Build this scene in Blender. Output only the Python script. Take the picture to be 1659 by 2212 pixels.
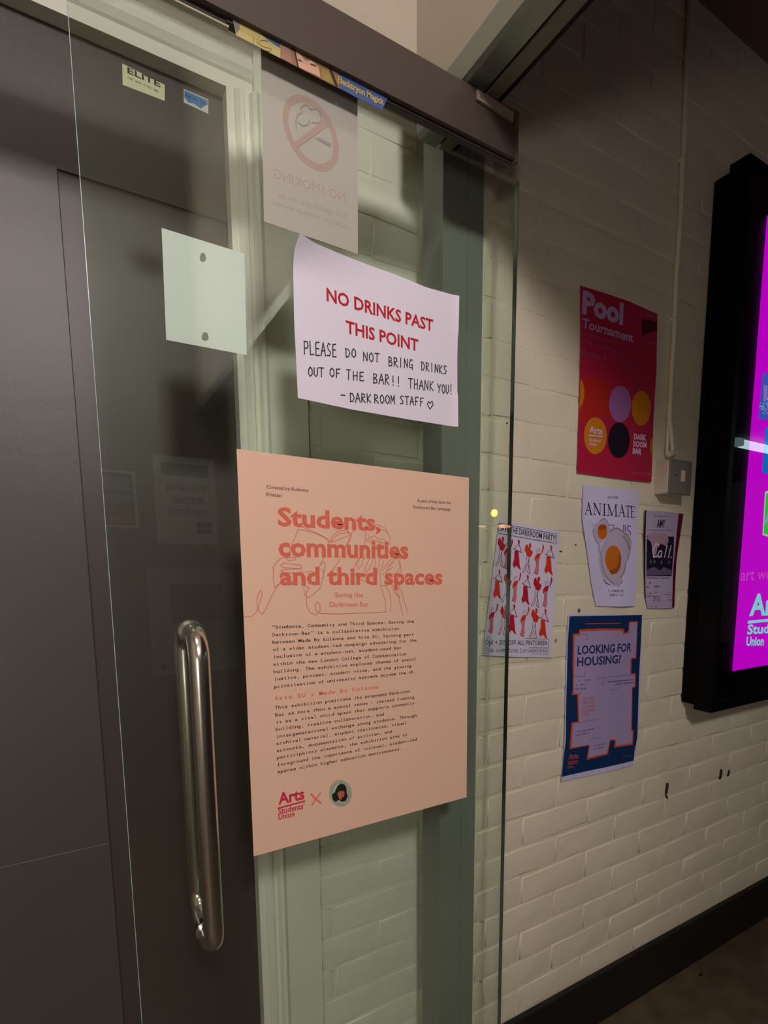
import bpy, bmesh, math, random
from mathutils import Vector, Matrix
random.seed(7)
for o in list(bpy.data.objects): bpy.data.objects.remove(o)
SC = bpy.context.scene
COL = SC.collection

# ------------------------------------------------------------------ camera
# world: X along the wall to the right, Y into the wall, Z up (0 = eye height)
CAM = Vector((0, -.83, 0))
RR = ((0.84285959, -0.53811167, 0.00485291), (-0.06762871, -0.11486669, -0.99107618), (0.53386709, 0.83500987, -0.13320829))
F_, PX, PY = 1204.53183, 947.74243, 1380.56401
cd = bpy.data.cameras.new('camera'); cam = bpy.data.objects.new('camera', cd); COL.objects.link(cam)
r0, r1, r2 = [Vector(v) for v in RR]
cam.matrix_world = Matrix(((r0.x, -r1.x, -r2.x, CAM.x), (r0.y, -r1.y, -r2.y, CAM.y), (r0.z, -r1.z, -r2.z, CAM.z), (0, 0, 0, 1)))
cd.sensor_fit = 'HORIZONTAL'; cd.sensor_width = 36; cd.lens = F_ / 1659 * 36
cd.shift_x = (829.5 - PX) / 1659; cd.shift_y = (PY - 1106) / 1659
cd.clip_start = .02; cd.clip_end = 50
SC.camera = cam

# ------------------------------------------------------------------ world, exposure
w = bpy.data.worlds.new('world'); SC.world = w; w.use_nodes = True
w.node_tree.nodes['Background'].inputs[0].default_value = (.75, .62, .68, 1)
w.node_tree.nodes['Background'].inputs[1].default_value = .06
SC.view_settings.view_transform = 'Standard'
SC.view_settings.look = 'None'
SC.view_settings.exposure = 0
SC.view_settings.gamma = 1
SC.view_settings.use_curve_mapping = False
LAMP_MAIN = 80.0        # radiance of the ceiling batten
FILL_LOW = 20.0         # radiance of the added low fill lamp further left
FILL_WALL = 120.0       # radiance of the square frontal fill lamp behind the camera
TV_GAIN = .62
FLOOR_Z, CEIL_Z, CEIL_HI, WALL_Y, REC_Y = -1.27, 1.315, 2.55, .12, .25
OPP_Y = -2.34

# ------------------------------------------------------------------ helpers
def at(x, y, Y=0.):
    """photo pixel -> point on the plane Y"""
    a, b = (x - PX) / F_, (y - PY) / F_
    d = a * r0 + b * r1 + r2
    return CAM + d * ((Y - CAM.y) / d.y)
def at_x(x, y, X):
    a, b = (x - PX) / F_, (y - PY) / F_
    d = a * r0 + b * r1 + r2
    return CAM + d * (X / d.x)
def lin(c):
    if isinstance(c, str):
        c = [int(c[i:i + 2], 16) / 255 for i in (0, 2, 4)]
    return tuple((v / 12.92 if v <= .04045 else ((v + .055) / 1.055) ** 2.4) for v in c)
MATS = {}
def mat(name, c='808080', rough=.6, metal=0., emit=None, es=1., bump=0., bscale=60., var=0., vscale=8., spec=.5, aniso=False):
    if name in MATS: return MATS[name]
    m = bpy.data.materials.new(name); m.use_nodes = True; MATS[name] = m
    nt = m.node_tree; b = nt.nodes['Principled BSDF']
    col = lin(c) + (1,)
    b.inputs['Base Color'].default_value = col
    b.inputs['Roughness'].default_value = rough
    b.inputs['Metallic'].default_value = metal
    b.inputs['Specular IOR Level'].default_value = spec
    if emit is not None:
        b.inputs['Emission Color'].default_value = lin(emit) + (1,)
        b.inputs['Emission Strength'].default_value = es
    tc = None
    if bump or var: tc = nt.nodes.new('ShaderNodeTexCoord')
    if var:
        n = nt.nodes.new('ShaderNodeTexNoise'); n.inputs['Scale'].default_value = vscale; n.inputs['Detail'].default_value = 5
        mp = nt.nodes.new('ShaderNodeMapRange'); mp.inputs[1].default_value = .3; mp.inputs[2].default_value = .7
        mp.inputs[3].default_value = 1 - var; mp.inputs[4].default_value = 1 + var * .5
        mx = nt.nodes.new('ShaderNodeVectorMath'); mx.operation = 'SCALE'; mx.inputs[0].default_value = col[:3]
        nt.links.new(tc.outputs['Object'], n.inputs['Vector']); nt.links.new(n.outputs['Fac'], mp.inputs[0])
        nt.links.new(mp.outputs[0], mx.inputs['Scale']); nt.links.new(mx.outputs[0], b.inputs['Base Color'])
    if bump:
        n = nt.nodes.new('ShaderNodeTexNoise'); n.inputs['Scale'].default_value = bscale; n.inputs['Detail'].default_value = 4
        bm = nt.nodes.new('ShaderNodeBump'); bm.inputs['Strength'].default_value = 1; bm.inputs['Distance'].default_value = bump
        nt.links.new(tc.outputs['Object'], n.inputs['Vector']); nt.links.new(n.outputs['Fac'], bm.inputs['Height'])
        nt.links.new(bm.outputs[0], b.inputs['Normal'])
    return m

def paint_world(name, c, bump, bscale, lump, lscale, var=.06, rough=.5):
    """thick gloss paint with grain and lumps, in world space so that bricks and mortar share one coat"""
    m = mat(name, c, rough); nt = m.node_tree; b = nt.nodes['Principled BSDF']
    g = nt.nodes.new('ShaderNodeNewGeometry')
    n1 = nt.nodes.new('ShaderNodeTexNoise'); n1.inputs['Scale'].default_value = bscale; n1.inputs['Detail'].default_value = 3
    n2 = nt.nodes.new('ShaderNodeTexNoise'); n2.inputs['Scale'].default_value = lscale; n2.inputs['Detail'].default_value = 2
    n3 = nt.nodes.new('ShaderNodeTexNoise'); n3.inputs['Scale'].default_value = 5; n3.inputs['Detail'].default_value = 6
    for n in (n1, n2, n3): nt.links.new(g.outputs['Position'], n.inputs['Vector'])
    b1 = nt.nodes.new('ShaderNodeBump'); b1.inputs['Distance'].default_value = bump
    b2 = nt.nodes.new('ShaderNodeBump'); b2.inputs['Distance'].default_value = lump
    nt.links.new(n1.outputs['Fac'], b1.inputs['Height']); nt.links.new(n2.outputs['Fac'], b2.inputs['Height'])
    nt.links.new(b1.outputs[0], b2.inputs['Normal']); nt.links.new(b2.outputs[0], b.inputs['Normal'])
    mp = nt.nodes.new('ShaderNodeMapRange'); mp.inputs[1].default_value = .3; mp.inputs[2].default_value = .7
    mp.inputs[3].default_value = 1 - var; mp.inputs[4].default_value = 1 + var * .6
    mx = nt.nodes.new('ShaderNodeVectorMath'); mx.operation = 'SCALE'; mx.inputs[0].default_value = lin(c)
    nt.links.new(n3.outputs['Fac'], mp.inputs[0]); nt.links.new(mp.outputs[0], mx.inputs['Scale'])
    nt.links.new(mx.outputs[0], b.inputs['Base Color'])
    return m

def glass_mat():
    m = bpy.data.materials.new('green_glass'); m.use_nodes = True; nt = m.node_tree; nt.nodes.clear()
    out = nt.nodes.new('ShaderNodeOutputMaterial'); mix = nt.nodes.new('ShaderNodeMixShader')
    tr = nt.nodes.new('ShaderNodeBsdfTransparent'); gl = nt.nodes.new('ShaderNodeBsdfGlossy'); fr = nt.nodes.new('ShaderNodeFresnel')
    tr.inputs[0].default_value = (.93, .965, .935, 1); gl.inputs['Roughness'].default_value = .004
    gl.inputs[0].default_value = (.95, 1, .96, 1); fr.inputs[0].default_value = 1.5
    # the pane does not bend light, so its inner faces keep the index of its outer ones
    g = nt.nodes.new('ShaderNodeNewGeometry'); mr = nt.nodes.new('ShaderNodeMapRange')
    mr.inputs[3].default_value = 1.5; mr.inputs[4].default_value = 1 / 1.5
    nt.links.new(g.outputs['Backfacing'], mr.inputs[0]); nt.links.new(mr.outputs[0], fr.inputs[0])
    nt.links.new(fr.outputs[0], mix.inputs[0]); nt.links.new(tr.outputs[0], mix.inputs[1]); nt.links.new(gl.outputs[0], mix.inputs[2])
    nt.links.new(mix.outputs[0], out.inputs[0])
    return m

def tag(o, label=None, cat=None, group=None, kind=None):
    if label: o['label'] = label
    if cat: o['category'] = cat
    if group: o['group'] = group
    if kind: o['kind'] = kind
    return o
def empty(name, loc, label=None, cat=None, group=None, kind=None):
    o = bpy.data.objects.new(name, None); COL.objects.link(o); o.location = loc; o.empty_display_size = .02
    return tag(o, label, cat, group, kind)
def world_loc(o):
    v = Vector((0, 0, 0))
    while o: v = v + Vector(o.location); o = o.parent
    return v
def link_mesh(name, me, m, parent=None, loc=None, smooth=False):
    o = bpy.data.objects.new(name, me); COL.objects.link(o)
    if m: me.materials.append(m)
    base = world_loc(parent) if parent else Vector((0, 0, 0))
    if parent: o.parent = parent
    if loc is None:
        if len(me.vertices):
            loc = Vector((0, 0, 0))
            for v in me.vertices: loc += v.co
            loc /= len(me.vertices)
        else: loc = Vector((0, 0, 0))
    loc = Vector(loc)
    me.transform(Matrix.Translation(-loc)); o.location = loc - base
    if smooth: me.shade_smooth()
    return o
class MB:
    """collects shapes in world coordinates; build() links them as one mesh"""
    def __init__(s): s.v = []; s.f = []; s.sm = []
    def add(s, vs, fs, smooth=False):
        n = len(s.v); s.v += [tuple(v) for v in vs]; s.f += [tuple(i + n for i in f) for f in fs]; s.sm += [smooth] * len(fs); return s
    def box(s, a, b):
        (x0, y0, z0), (x1, y1, z1) = a, b
        return s.add([(x0, y0, z0), (x1, y0, z0), (x1, y1, z0), (x0, y1, z0), (x0, y0, z1), (x1, y0, z1), (x1, y1, z1), (x0, y1, z1)],
                     [(0, 3, 2, 1), (4, 5, 6, 7), (0, 1, 5, 4), (1, 2, 6, 5), (2, 3, 7, 6), (3, 0, 4, 7)])
    def prism_y(s, pts, y0, y1):      # pts in (x, z), anticlockwise seen from -Y
        n = len(pts); vs = [(x, y0, z) for x, z in pts] + [(x, y1, z) for x, z in pts]
        return s.add(vs, [tuple(range(n)), tuple(range(2 * n - 1, n - 1, -1))] + [(i, i + n, (i + 1) % n + n, (i + 1) % n) for i in range(n)])
    def prism_z(s, pts, z0, z1):      # pts in (x, y), anticlockwise seen from above
        n = len(pts); vs = [(x, y, z0) for x, y in pts] + [(x, y, z1) for x, y in pts]
        return s.add(vs, [tuple(range(n - 1, -1, -1)), tuple(range(n, 2 * n))] + [(i, (i + 1) % n, (i + 1) % n + n, i + n) for i in range(n)])
    def prism_x(s, pts, x0, x1):      # pts in (y, z)
        n = len(pts); vs = [(x0, y, z) for y, z in pts] + [(x1, y, z) for y, z in pts]
        return s.add(vs, [tuple(range(n)), tuple(range(2 * n - 1, n - 1, -1))] + [(i, i + n, (i + 1) % n + n, (i + 1) % n) for i in range(n)])
    def tube(s, pts, r, n=16, cap=True):
        pts = [Vector(p) for p in pts]; vs = []; m = len(pts); up = None
        for i, p in enumerate(pts):
            t = (pts[min(i + 1, m - 1)] - pts[max(i - 1, 0)]).normalized()
            if up is None: up = t.orthogonal().normalized()
            up = (up - t * up.dot(t)).normalized(); sd = t.cross(up)
            rr = r[i] if isinstance(r, (list, tuple)) else r
            for k in range(n):
                a = 2 * math.pi * k / n; vs.append(p + (up * math.cos(a) + sd * math.sin(a)) * rr)
        fs = [(i * n + k, i * n + (k + 1) % n, (i + 1) * n + (k + 1) % n, (i + 1) * n + k) for i in range(m - 1) for k in range(n)]
        s.add(vs, fs, True)
        if cap: s.add(vs[:n], [tuple(range(n - 1, -1, -1))]); s.add(vs[-n:], [tuple(range(n))])
        return s
    def cyl(s, p, d, r, h, n=24, r2=None):
        p = Vector(p); d = Vector(d).normalized(); return s.tube([p, p + d * h], [r, r if r2 is None else r2], n)
    def build(s, name, m, parent=None, loc=None, bevel=0):
        me = bpy.data.meshes.new(name); me.from_pydata(s.v, [], s.f); me.validate()
        if len(me.polygons) == len(s.sm):
            me.polygons.foreach_set('use_smooth', s.sm)
        o = link_mesh(name, me, m, parent, loc)
        if bevel:
            md = o.modifiers.new('bevel', 'BEVEL'); md.width = bevel; md.segments = 2; md.limit_method = 'ANGLE'
        return o

# ---- flat print laid on a sheet --------------------------------------------------
class Crop:
    """coordinates read off an enlarged view of the photo, laid on the plane Y of the sheet"""
    def __init__(s, x0, y0, k, Y): s.x0, s.y0, s.k, s.Y = x0, y0, k, Y
    def __call__(s, x, y): return at(s.x0 + x / s.k, s.y0 + y / s.k, s.Y)
class Print:
    """one ink on one sheet: polygons in the plane, pushed out with the sheet's own waves"""
    def __init__(s, sheet, layer=1): s.sh = sheet; s.v = []; s.f = []; s.layer = layer; s.n = 0; s.marks = []; s.stuff = False
    def pt(s, p):
        return (p[0], s.sh.Y - s.sh.disp(p[0], p[2]) - .00022 * s.layer - 1.5e-6 * (s.n % 60), p[2])
    def poly(s, pts, grid=None):
        from mathutils.geometry import tessellate_polygon
        s.n += 1
        pts = [Vector((p[0], 0, p[2])) for p in pts]
        tri = tessellate_polygon([pts])
        g = grid if grid is not None else s.sh.grid
        if g:
            bm = bmesh.new(); vv = [bm.verts.new(p) for p in pts]
            for t in tri:
                try: bm.faces.new([vv[i] for i in t])
                except ValueError: pass
            for ax in (0, 2):
                lo = min(p[ax] for p in pts); hi = max(p[ax] for p in pts); k = math.floor(lo / g) + 1
                while k * g < hi:
                    co = Vector((0, 0, 0)); co[ax] = k * g; no = Vector((0, 0, 0)); no[ax] = 1
                    bmesh.ops.bisect_plane(bm, geom=bm.verts[:] + bm.edges[:] + bm.faces[:], plane_co=co, plane_no=no); k += 1
            bm.verts.index_update(); n = len(s.v)
            s.v += [s.pt(v.co) for v in bm.verts]; s.f += [tuple(v.index + n for v in f.verts) for f in bm.faces]; bm.free()
        else:
            n = len(s.v); s.v += [s.pt(p) for p in pts]; s.f += [tuple(i + n for i in t) for t in tri]
        return s
    def crop(s, C, pts): return s.poly([C(*p) for p in pts])
    def ribbon(s, pts, wd):
        pts = [Vector((p[0], 0, p[2])) for p in pts]
        for a, b in zip(pts, pts[1:]):
            d = b - a
            if d.length < 1e-6: continue
            d.normalize(); sd = Vector((-d.z, 0, d.x)) * wd / 2; e = d * wd * .32
            s.poly([a - e + sd, a - e * .0 - d * wd * .5, a - e - sd, b + e - sd, b + d * wd * .5, b + e + sd], grid=0)
        return s
    def line(s, C, pts, wd): return s.ribbon([C(*p) for p in pts], wd)
    def ell(s, C, cx, cy, rx, ry, n=28, a0=0, a1=360):
        return s.crop(C, [(cx + rx * math.cos(math.radians(a0 + (a1 - a0) * i / n)), cy + ry * math.sin(math.radians(a0 + (a1 - a0) * i / n))) for i in range(n)])
    def text(s, C, t, p0, p1, h, bold=0., mono=False, flip=False, up=None):
        """t from the baseline start p0 to its end p1, capitals h tall in the enlarged view"""
        P0, P1 = C(*p0), C(*p1); H = abs((C(p0[0], p0[1] - h) - P0).z)
        vs, fs, wd = glyphs(t, bold, mono)
        s.marks.append((len(s.v), len(s.f))); s.n += 1
        ex = (P1 - P0) / wd; ez = Vector((0, 0, 1)) * H if up is None else Vector(up).normalized() * H
        if flip: P0, ex = P1, -ex
        n = len(s.v); s.v += [s.pt(P0 + ex * x + ez * z) for x, z in vs]; s.f += [tuple(i + n for i in f) for f in fs]
        return s
    def greek(s, C, p0, p1, h, fill=.75):
        """lettering too small to read in the photo: a row of letter-sized strokes"""
        P0, P1 = C(*p0), C(*p1); H = abs((C(p0[0], p0[1] - h) - P0).z); L = (P1 - P0).length; d = (P1 - P0) / L
        x = 0; s.stuff = True
        while x < L:
            a = H * random.uniform(.35, .75)
            if random.random() < fill:
                b = P0 + d * x; e = P0 + d * min(L, x + a); k = random.choice((.7, .7, 1.0))
                s.ribbon([b + Vector((0, 0, H * .1)), b + Vector((0, 0, H * k))], H * .18)
                s.ribbon([b + Vector((0, 0, H * k)), e + Vector((0, 0, H * .7))], H * .16)
                s.ribbon([e + Vector((0, 0, H * .7)), e + Vector((0, 0, H * .1))], H * .18)
            x += a + H * .22
        return s
    def build(s, name, m, label=None, parent=None):
        if isinstance(m, str): m = ink(m)
        # every line of lettering is a part of its own
        cuts = [(0, 0)] + ([] if s.stuff else s.marks[1:]) + [(len(s.v), len(s.f))]; o = None
        for (v0, f0), (v1, f1) in zip(cuts, cuts[1:]):
            if f1 <= f0: continue
            me = bpy.data.meshes.new(name); me.from_pydata(s.v[v0:v1], [], [tuple(i - v0 for i in f) for f in s.f[f0:f1]])
            for p in me.polygons:
                if p.normal.y > 0: p.flip()
            o = link_mesh(name, me, m, parent or s.sh.root)
            if label: o['label'] = label
            if s.stuff: o['kind'] = 'stuff'
        return o
def ink(c): return mat('ink_' + c, c, .65, spec=.3)
_gl = {}
def _raw(t, bold):
    k = (t, bold)
    if k in _gl: return _gl[k]
    cu = bpy.data.curves.new('t', 'FONT'); cu.body = t; cu.resolution_u = 2; cu.offset = bold
    ob = bpy.data.objects.new('t', cu); COL.objects.link(ob)
    dg = bpy.context.evaluated_depsgraph_get(); e = ob.evaluated_get(dg); me = e.to_mesh()
    vs = [(v.co.x, v.co.y) for v in me.vertices]; fs = [tuple(p.vertices) for p in me.polygons]
    e.to_mesh_clear(); bpy.data.objects.remove(ob); bpy.data.curves.remove(cu)
    _gl[k] = (vs, fs); return _gl[k]
def glyphs(t, bold, mono):
    cap = max(y for _, y in _raw('H', 0.)[0])
    if not mono:
        vs, fs = _raw(t, bold); x0 = min(x for x, _ in vs); x1 = max(x for x, _ in vs)
        return [((x - x0) / cap, y / cap) for x, y in vs], fs, (x1 - x0) / cap
    V = []; Fc = []
    for i, ch in enumerate(t):
        if ch == ' ': continue
        vs, fs = _raw(ch, bold)
        if not vs: continue
        x0 = min(x for x, _ in vs); x1 = max(x for x, _ in vs); wd = x1 - x0; k = 1.
        tgt = .50 * cap / .7
        if ch in 'mwMW': k = tgt * 1.12 / wd
        elif ch in ".,:'!-": k = 1.15
        elif ch in 'ilI1tfrj': k = 1.0
        else: k = tgt / wd
        n = len(V); c = (x0 + x1) / 2
        V += [(i * .86 + .43 + (x - c) * k / cap, y / cap) for x, y in vs]; Fc += [tuple(j + n for j in f) for f in fs]
        if ch in 'ilrfI1':                      # slab feet of a typewriter face
            n = len(V); b = .09; hw = .27
            V += [(i * .86 + .43 - hw, 0), (i * .86 + .43 + hw, 0), (i * .86 + .43 + hw, b), (i * .86 + .43 - hw, b)]; Fc.append((n, n + 1, n + 2, n + 3))
            if ch in 'il':
                n = len(V); q = .75 if ch == 'i' else 1.02
                V += [(i * .86 + .43 - hw, q - b), (i * .86 + .43, q - b), (i * .86 + .43, q), (i * .86 + .43 - hw, q)]; Fc.append((n, n + 1, n + 2, n + 3))
    return V, Fc, len(t) * .86
# hand lettering, one pen stroke per list, in a 0..1 box
HAND = {'P': [[(.1, 0), (.12, 1), (.6, .95), (.7, .7), (.5, .48), (.12, .45)]], 'L': [[(.1, 1), (.12, .02), (.7, .05)]],
 'E': [[(.65, 1), (.12, .95), (.12, 0), (.7, .03)], [(.12, .5), (.55, .52)]], 'A': [[(.02, 0), (.4, 1), (.75, 0)], [(.12, .38), (.66, .42)]],
 'S': [[(.66, .9), (.35, 1), (.12, .8), (.3, .55), (.62, .35), (.5, .05), (.08, .05)]], 'D': [[(.1, 1), (.12, 0), (.5, .1), (.72, .5), (.5, .92), (.02, 1)]],
 'O': [[(.4, 1), (.12, .75), (.1, .3), (.4, 0), (.7, .25), (.7, .75), (.4, 1)]], 'N': [[(.1, 0), (.12, 1), (.65, .05), (.68, 1)]],
 'T': [[(.0, .98), (.75, 1)], [(.38, 1), (.36, 0)]], 'B': [[(.12, 0), (.12, 1), (.55, .9), (.55, .62), (.14, .52), (.65, .4), (.6, .08), (.1, 0)]],
 'R': [[(.1, 0), (.12, 1), (.55, .92), (.6, .65), (.14, .48), (.7, 0)]], 'I': [[(.35, 1), (.36, 0)]],
 'G': [[(.68, .9), (.35, 1), (.1, .6), (.2, .1), (.6, .1), (.65, .42), (.4, .4)], [(.65, .42), (.66, -.1)]], 'K': [[(.12, 1), (.12, 0)], [(.66, .95), (.14, .45), (.7, 0)]],
 'U': [[(.1, 1), (.12, .25), (.4, 0), (.66, .25), (.68, 1)]], 'F': [[(.7, 1), (.14, .96), (.14, 0)], [(.14, .5), (.55, .52)]],
 'H': [[(.1, 1), (.12, 0)], [(.64, 1), (.64, 0)], [(.12, .48), (.64, .52)]], 'Y': [[(.05, 1), (.38, .5), (.7, 1)], [(.38, .5), (.3, 0)]],
 '!': [[(.3, 1), (.28, .3)], [(.28, .06), (.29, .0)]], '-': [[(.1, .45), (.7, .45)]], 'M': [[(.05, 0), (.12, 1), (.38, .35), (.66, 1), (.72, 0)]],
 'C': [[(.68, .9), (.35, 1), (.1, .55), (.3, .02), (.7, .1)]], 'h': [[(.4, 0), (.05, .6), (.15, .95), (.4, .75), (.65, .98), (.78, .6), (.4, 0)]],
 'a': [[(.6, .7), (.2, .7), (.08, .3), (.3, 0), (.6, .2), (.62, .7), (.66, 0)]], 'l': [[(.2, 0), (.35, 1.1)]], '.': [[(.2, 0), (.24, .04)]]}
def hand(pr, C, t, p0, p1, h, wd, slant=0.):
    P0, P1 = C(*p0), C(*p1); H = abs((C(p0[0], p0[1] - h) - P0).z); n = len(t)
    for i, ch in enumerate(t):
        for st in HAND.get(ch, []):
            q = []
            for x, y in st:
                x2 = x + slant * y + random.uniform(-.03, .03); y2 = y + random.uniform(-.03, .03)
                q.append(P0 + (P1 - P0) * ((i + x2 * 1.08) / n) + Vector((0, 0, H * y2)))
            pr.ribbon(q, wd)
def dens(poly, n):
    """n points evenly along a polyline"""
    L = [0]
    for a, b in zip(poly, poly[1:]): L.append(L[-1] + math.dist(a, b))
    out = []
    for i in range(n):
        t = L[-1] * i / (n - 1); k = 0
        while k < len(L) - 2 and L[k + 1] < t: k += 1
        u = (t - L[k]) / max(1e-9, L[k + 1] - L[k]); out.append(tuple(poly[k][j] * (1 - u) + poly[k + 1][j] * u for j in range(2)))
    return out
class Sheet:
    """a sheet of paper between four edge lines (photo pixels on plane Y), with waves disp(x, z) towards the room"""
    def __init__(s, name, label, top, right, bottom, left, Y, m, disp=None, grid=None, cat='poster', part='paper', nx=24, ny=30, thick=.0003, group=None):
        s.Y = Y; s.disp = disp or (lambda x, z: 0.); s.grid = grid
        T, B, L, Rr = [dens([tuple(at(*p, Y))[::2] for p in e], n) for e, n in ((top, nx), (bottom, nx), (left, ny), (right, ny))]
        vs = []
        for j in range(ny):
            v = j / (ny - 1)
            for i in range(nx):
                u = i / (nx - 1); q = []
                for k in range(2):
                    q.append((1 - v) * T[i][k] + v * B[i][k] + (1 - u) * L[j][k] + u * Rr[j][k]
                             - ((1 - u) * (1 - v) * T[0][k] + u * (1 - v) * T[-1][k] + (1 - u) * v * B[0][k] + u * v * B[-1][k]))
                vs.append((q[0], Y - s.disp(q[0], q[1]), q[1]))
        N = nx * ny; vs += [(x, y + thick, z) for x, y, z in vs]
        fs = []
        for j in range(ny - 1):
            for i in range(nx - 1):
                a = j * nx + i; fs.append((a, a + nx, a + nx + 1, a + 1)); fs.append((a + N, a + 1 + N, a + nx + 1 + N, a + nx + N))
        rim = [i for i in range(nx)] + [j * nx + nx - 1 for j in range(1, ny)] + [(ny - 1) * nx + i for i in range(nx - 2, -1, -1)] + [j * nx for j in range(ny - 2, 0, -1)]
        for a, b in zip(rim, rim[1:] + rim[:1]): fs.append((a, b, b + N, a + N))
        c = Vector((0, 0, 0))
        for k in (0, nx - 1, N - 1, N - nx): c += Vector(vs[k]) / 4
        s.root = empty(name, c, label, cat, group)
        me = bpy.data.meshes.new(part); me.from_pydata(vs, [], fs)
        s.paper = link_mesh(part, me, m, s.root, smooth=True)
        rs = set(rim) | {i + N for i in rim}
        for e in me.edges:
            a, b = e.vertices
            if a in rs and b in rs: e.use_edge_sharp = True
def quad(a, b, c, d): return dict(top=[a, b], right=[b, c], bottom=[d, c], left=[a, d])

# ================================================================== materials
M_WALL = paint_world('cream_wall_paint', 'dfd7bf', .00035, 260, .004, 16, .05, .42)
M_WALL2 = paint_world('white_wall_paint', 'e9ead8', .0003, 260, .005, 14, .04, .45)
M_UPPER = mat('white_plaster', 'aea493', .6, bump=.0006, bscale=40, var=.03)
M_TRIM = mat('white_gloss_trim', 'e8e8da', .32, bump=.0003, bscale=30)
M_DOOR = mat('grey_door_paint', '48433f', .42, var=.06, vscale=3, bump=.0003, bscale=80)
M_POST = mat('sage_grey_post_paint', '858a80', .4, var=.05, vscale=6)
M_HEAD = mat('brown_anodised_cover', '443931', .45, var=.05, vscale=4)
M_DARK = mat('dark_gap', '14100c', .8)
M_STEEL = mat('brushed_steel', 'd6d2c8', .22, 1.)
M_FLOOR = mat('worn_dark_floor', '5a4c38', .6, var=.35, vscale=14, bump=.0006, bscale=120)
M_SKIRT = mat('black_skirting', '17140f', .5, var=.3, vscale=30)
M_CEIL = mat('ceiling_paint', '8a7470', .7)
M_BLACK = mat('black_casing', '020203', .5, spec=.08)
M_PAPER = mat('white_paper', 'e6e0ee', .55, bump=.0002, bscale=18)
M_GLASS = glass_mat()
M_GEDGE = mat('glass_edge', 'a0c4c0', .15, spec=.8)

# ================================================================== structure
b = MB().box((-1.8, -4.5, FLOOR_Z - .05), (9, .4, FLOOR_Z)).build('floor', M_FLOOR); tag(b, kind='structure')
b = MB().box((.636, -4.5, CEIL_Z + .02), (9, .4, CEIL_Z + .07)).build('ceiling', M_CEIL)
b = tag(MB().box((-1.8, -2.5, CEIL_HI), (.636, .4, CEIL_HI + .05)).build('ceiling', M_CEIL), kind='structure'); tag(b, kind='structure')
b = MB().box((-1.85, -2.5, FLOOR_Z), (-1.8, .4, CEIL_HI)).build('wall_left', M_UPPER); tag(b, kind='structure')
b = MB().box((-1.8, OPP_Y - .1, FLOOR_Z), (1.1, OPP_Y, CEIL_HI)).build('wall_opposite', mat('dull_back_wall', '8f897c', .7, bump=.0006, bscale=40, var=.04)); tag(b, kind='structure')

BRICKS = []
def brick_mesh(seed):
    rnd = random.Random(seed); w2, h2, d = .5, .5, 1.     # unit brick: scaled per use; y 0 (mortar) .. -1 (face)
    bx, bz = .022, .075
    j = lambda a: rnd.uniform(-a, a)
    def ring(ix, iz, y, k): 
        return [(-w2 + ix + j(k * .3), y, -h2 + iz + j(k)), (0 + j(.1), y, -h2 + iz + j(k)), (w2 - ix + j(k * .3), y, -h2 + iz + j(k)),
                (w2 - ix + j(k * .3), y, h2 - iz + j(k)), (0 + j(.1), y, h2 - iz + j(k)), (-w2 + ix + j(k * .3), y, h2 - iz + j(k))]
    vs = ring(0, 0, 0, .03) + ring(bx * .4, bz * .4, -.6, .04) + ring(bx, bz, -1, .05)
    n = 6; fs = []
    for l in range(2):
        for i in range(n): fs.append((l * n + i, l * n + (i + 1) % n, (l + 1) * n + (i + 1) % n, (l + 1) * n + i))
    fs += [(12, 13, 16, 17), (13, 14, 15, 16)]
    me = bpy.data.meshes.new('brick'); me.from_pydata(vs, [], fs); me.shade_smooth()
    bm = bmesh.new(); bm.from_mesh(me); bmesh.ops.recalc_face_normals(bm, faces=bm.faces); bm.to_mesh(me); bm.free()
    c = sum((p.normal.y for p in me.polygons))
    if c > 0: me.flip_normals()
    return me
VAR = {}
def lay_bricks(parent, m, x0, x1, Y, z0, z1, zref, cx, pitch, course, fade):
    key = m.name
    if key not in VAR:
        VAR[key] = [brick_mesh(k) for k in range(8)]
        for me in VAR[key]: me.materials.append(m)
    rows = int((z1 - z0) / course) + 3; k0 = math.floor((zref - z1) / course) - 1
    pl = world_loc(parent)
    for k in range(k0, k0 + rows + 3):
        zt = zref - k * course; zb = zt - course
        if zt > z1 + course * .99 or zb < z0 - course * .99: continue
        zt = min(zt, z1 + .002); zb = max(zb, z0)
        if zt - zb < .012: continue
        off = cx[k % 2]; n0 = math.floor((x0 - off) / pitch)
        n = n0
        while off + n * pitch < x1:
            a = max(x0, off + n * pitch); c = min(x1, off + (n + 1) * pitch); n += 1
            if c - a < .02: continue
            o = bpy.data.objects.new('brick', random.choice(VAR[key])); COL.objects.link(o); o.parent = parent
            zm = (zt + zb) / 2; dep = fade(zm) * random.uniform(.2, 1.5)
            o.location = Vector(((a + c) / 2 + random.uniform(-.001, .001), Y + .004, zm + random.uniform(-.001, .001))) - pl
            o.scale = (c - a - random.uniform(.003, .009), .004 + dep, zt - zb - random.uniform(.003, .009))
            o.rotation_euler = (random.uniform(-.012, .012), random.uniform(-.008, .008), random.uniform(-.006, .006))
COURSE = .0745
wb = MB().box((.706, WALL_Y + .0025, FLOOR_Z), (9, .4, CEIL_Z + .02)).build('wall_back', M_WALL); tag(wb, kind='structure')
lay_bricks(wb, M_WALL, .708, 2.3, WALL_Y, -1.14, CEIL_Z, -.447, (.845, .955), .2195, COURSE, lambda z: .00012 if z > .1 else (.00012 + .0015 * min(1, (.1 - z) / .7)))
wr = MB().box((.31, REC_Y + .002, FLOOR_Z), (.706, .4, CEIL_Z)).build('wall_recess', M_WALL2); tag(wr, kind='structure')
lay_bricks(wr, M_WALL2, .387, .70, REC_Y, FLOOR_Z, .98, -.447, (.20, .09), .2195, COURSE, lambda z: .0007)
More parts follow.
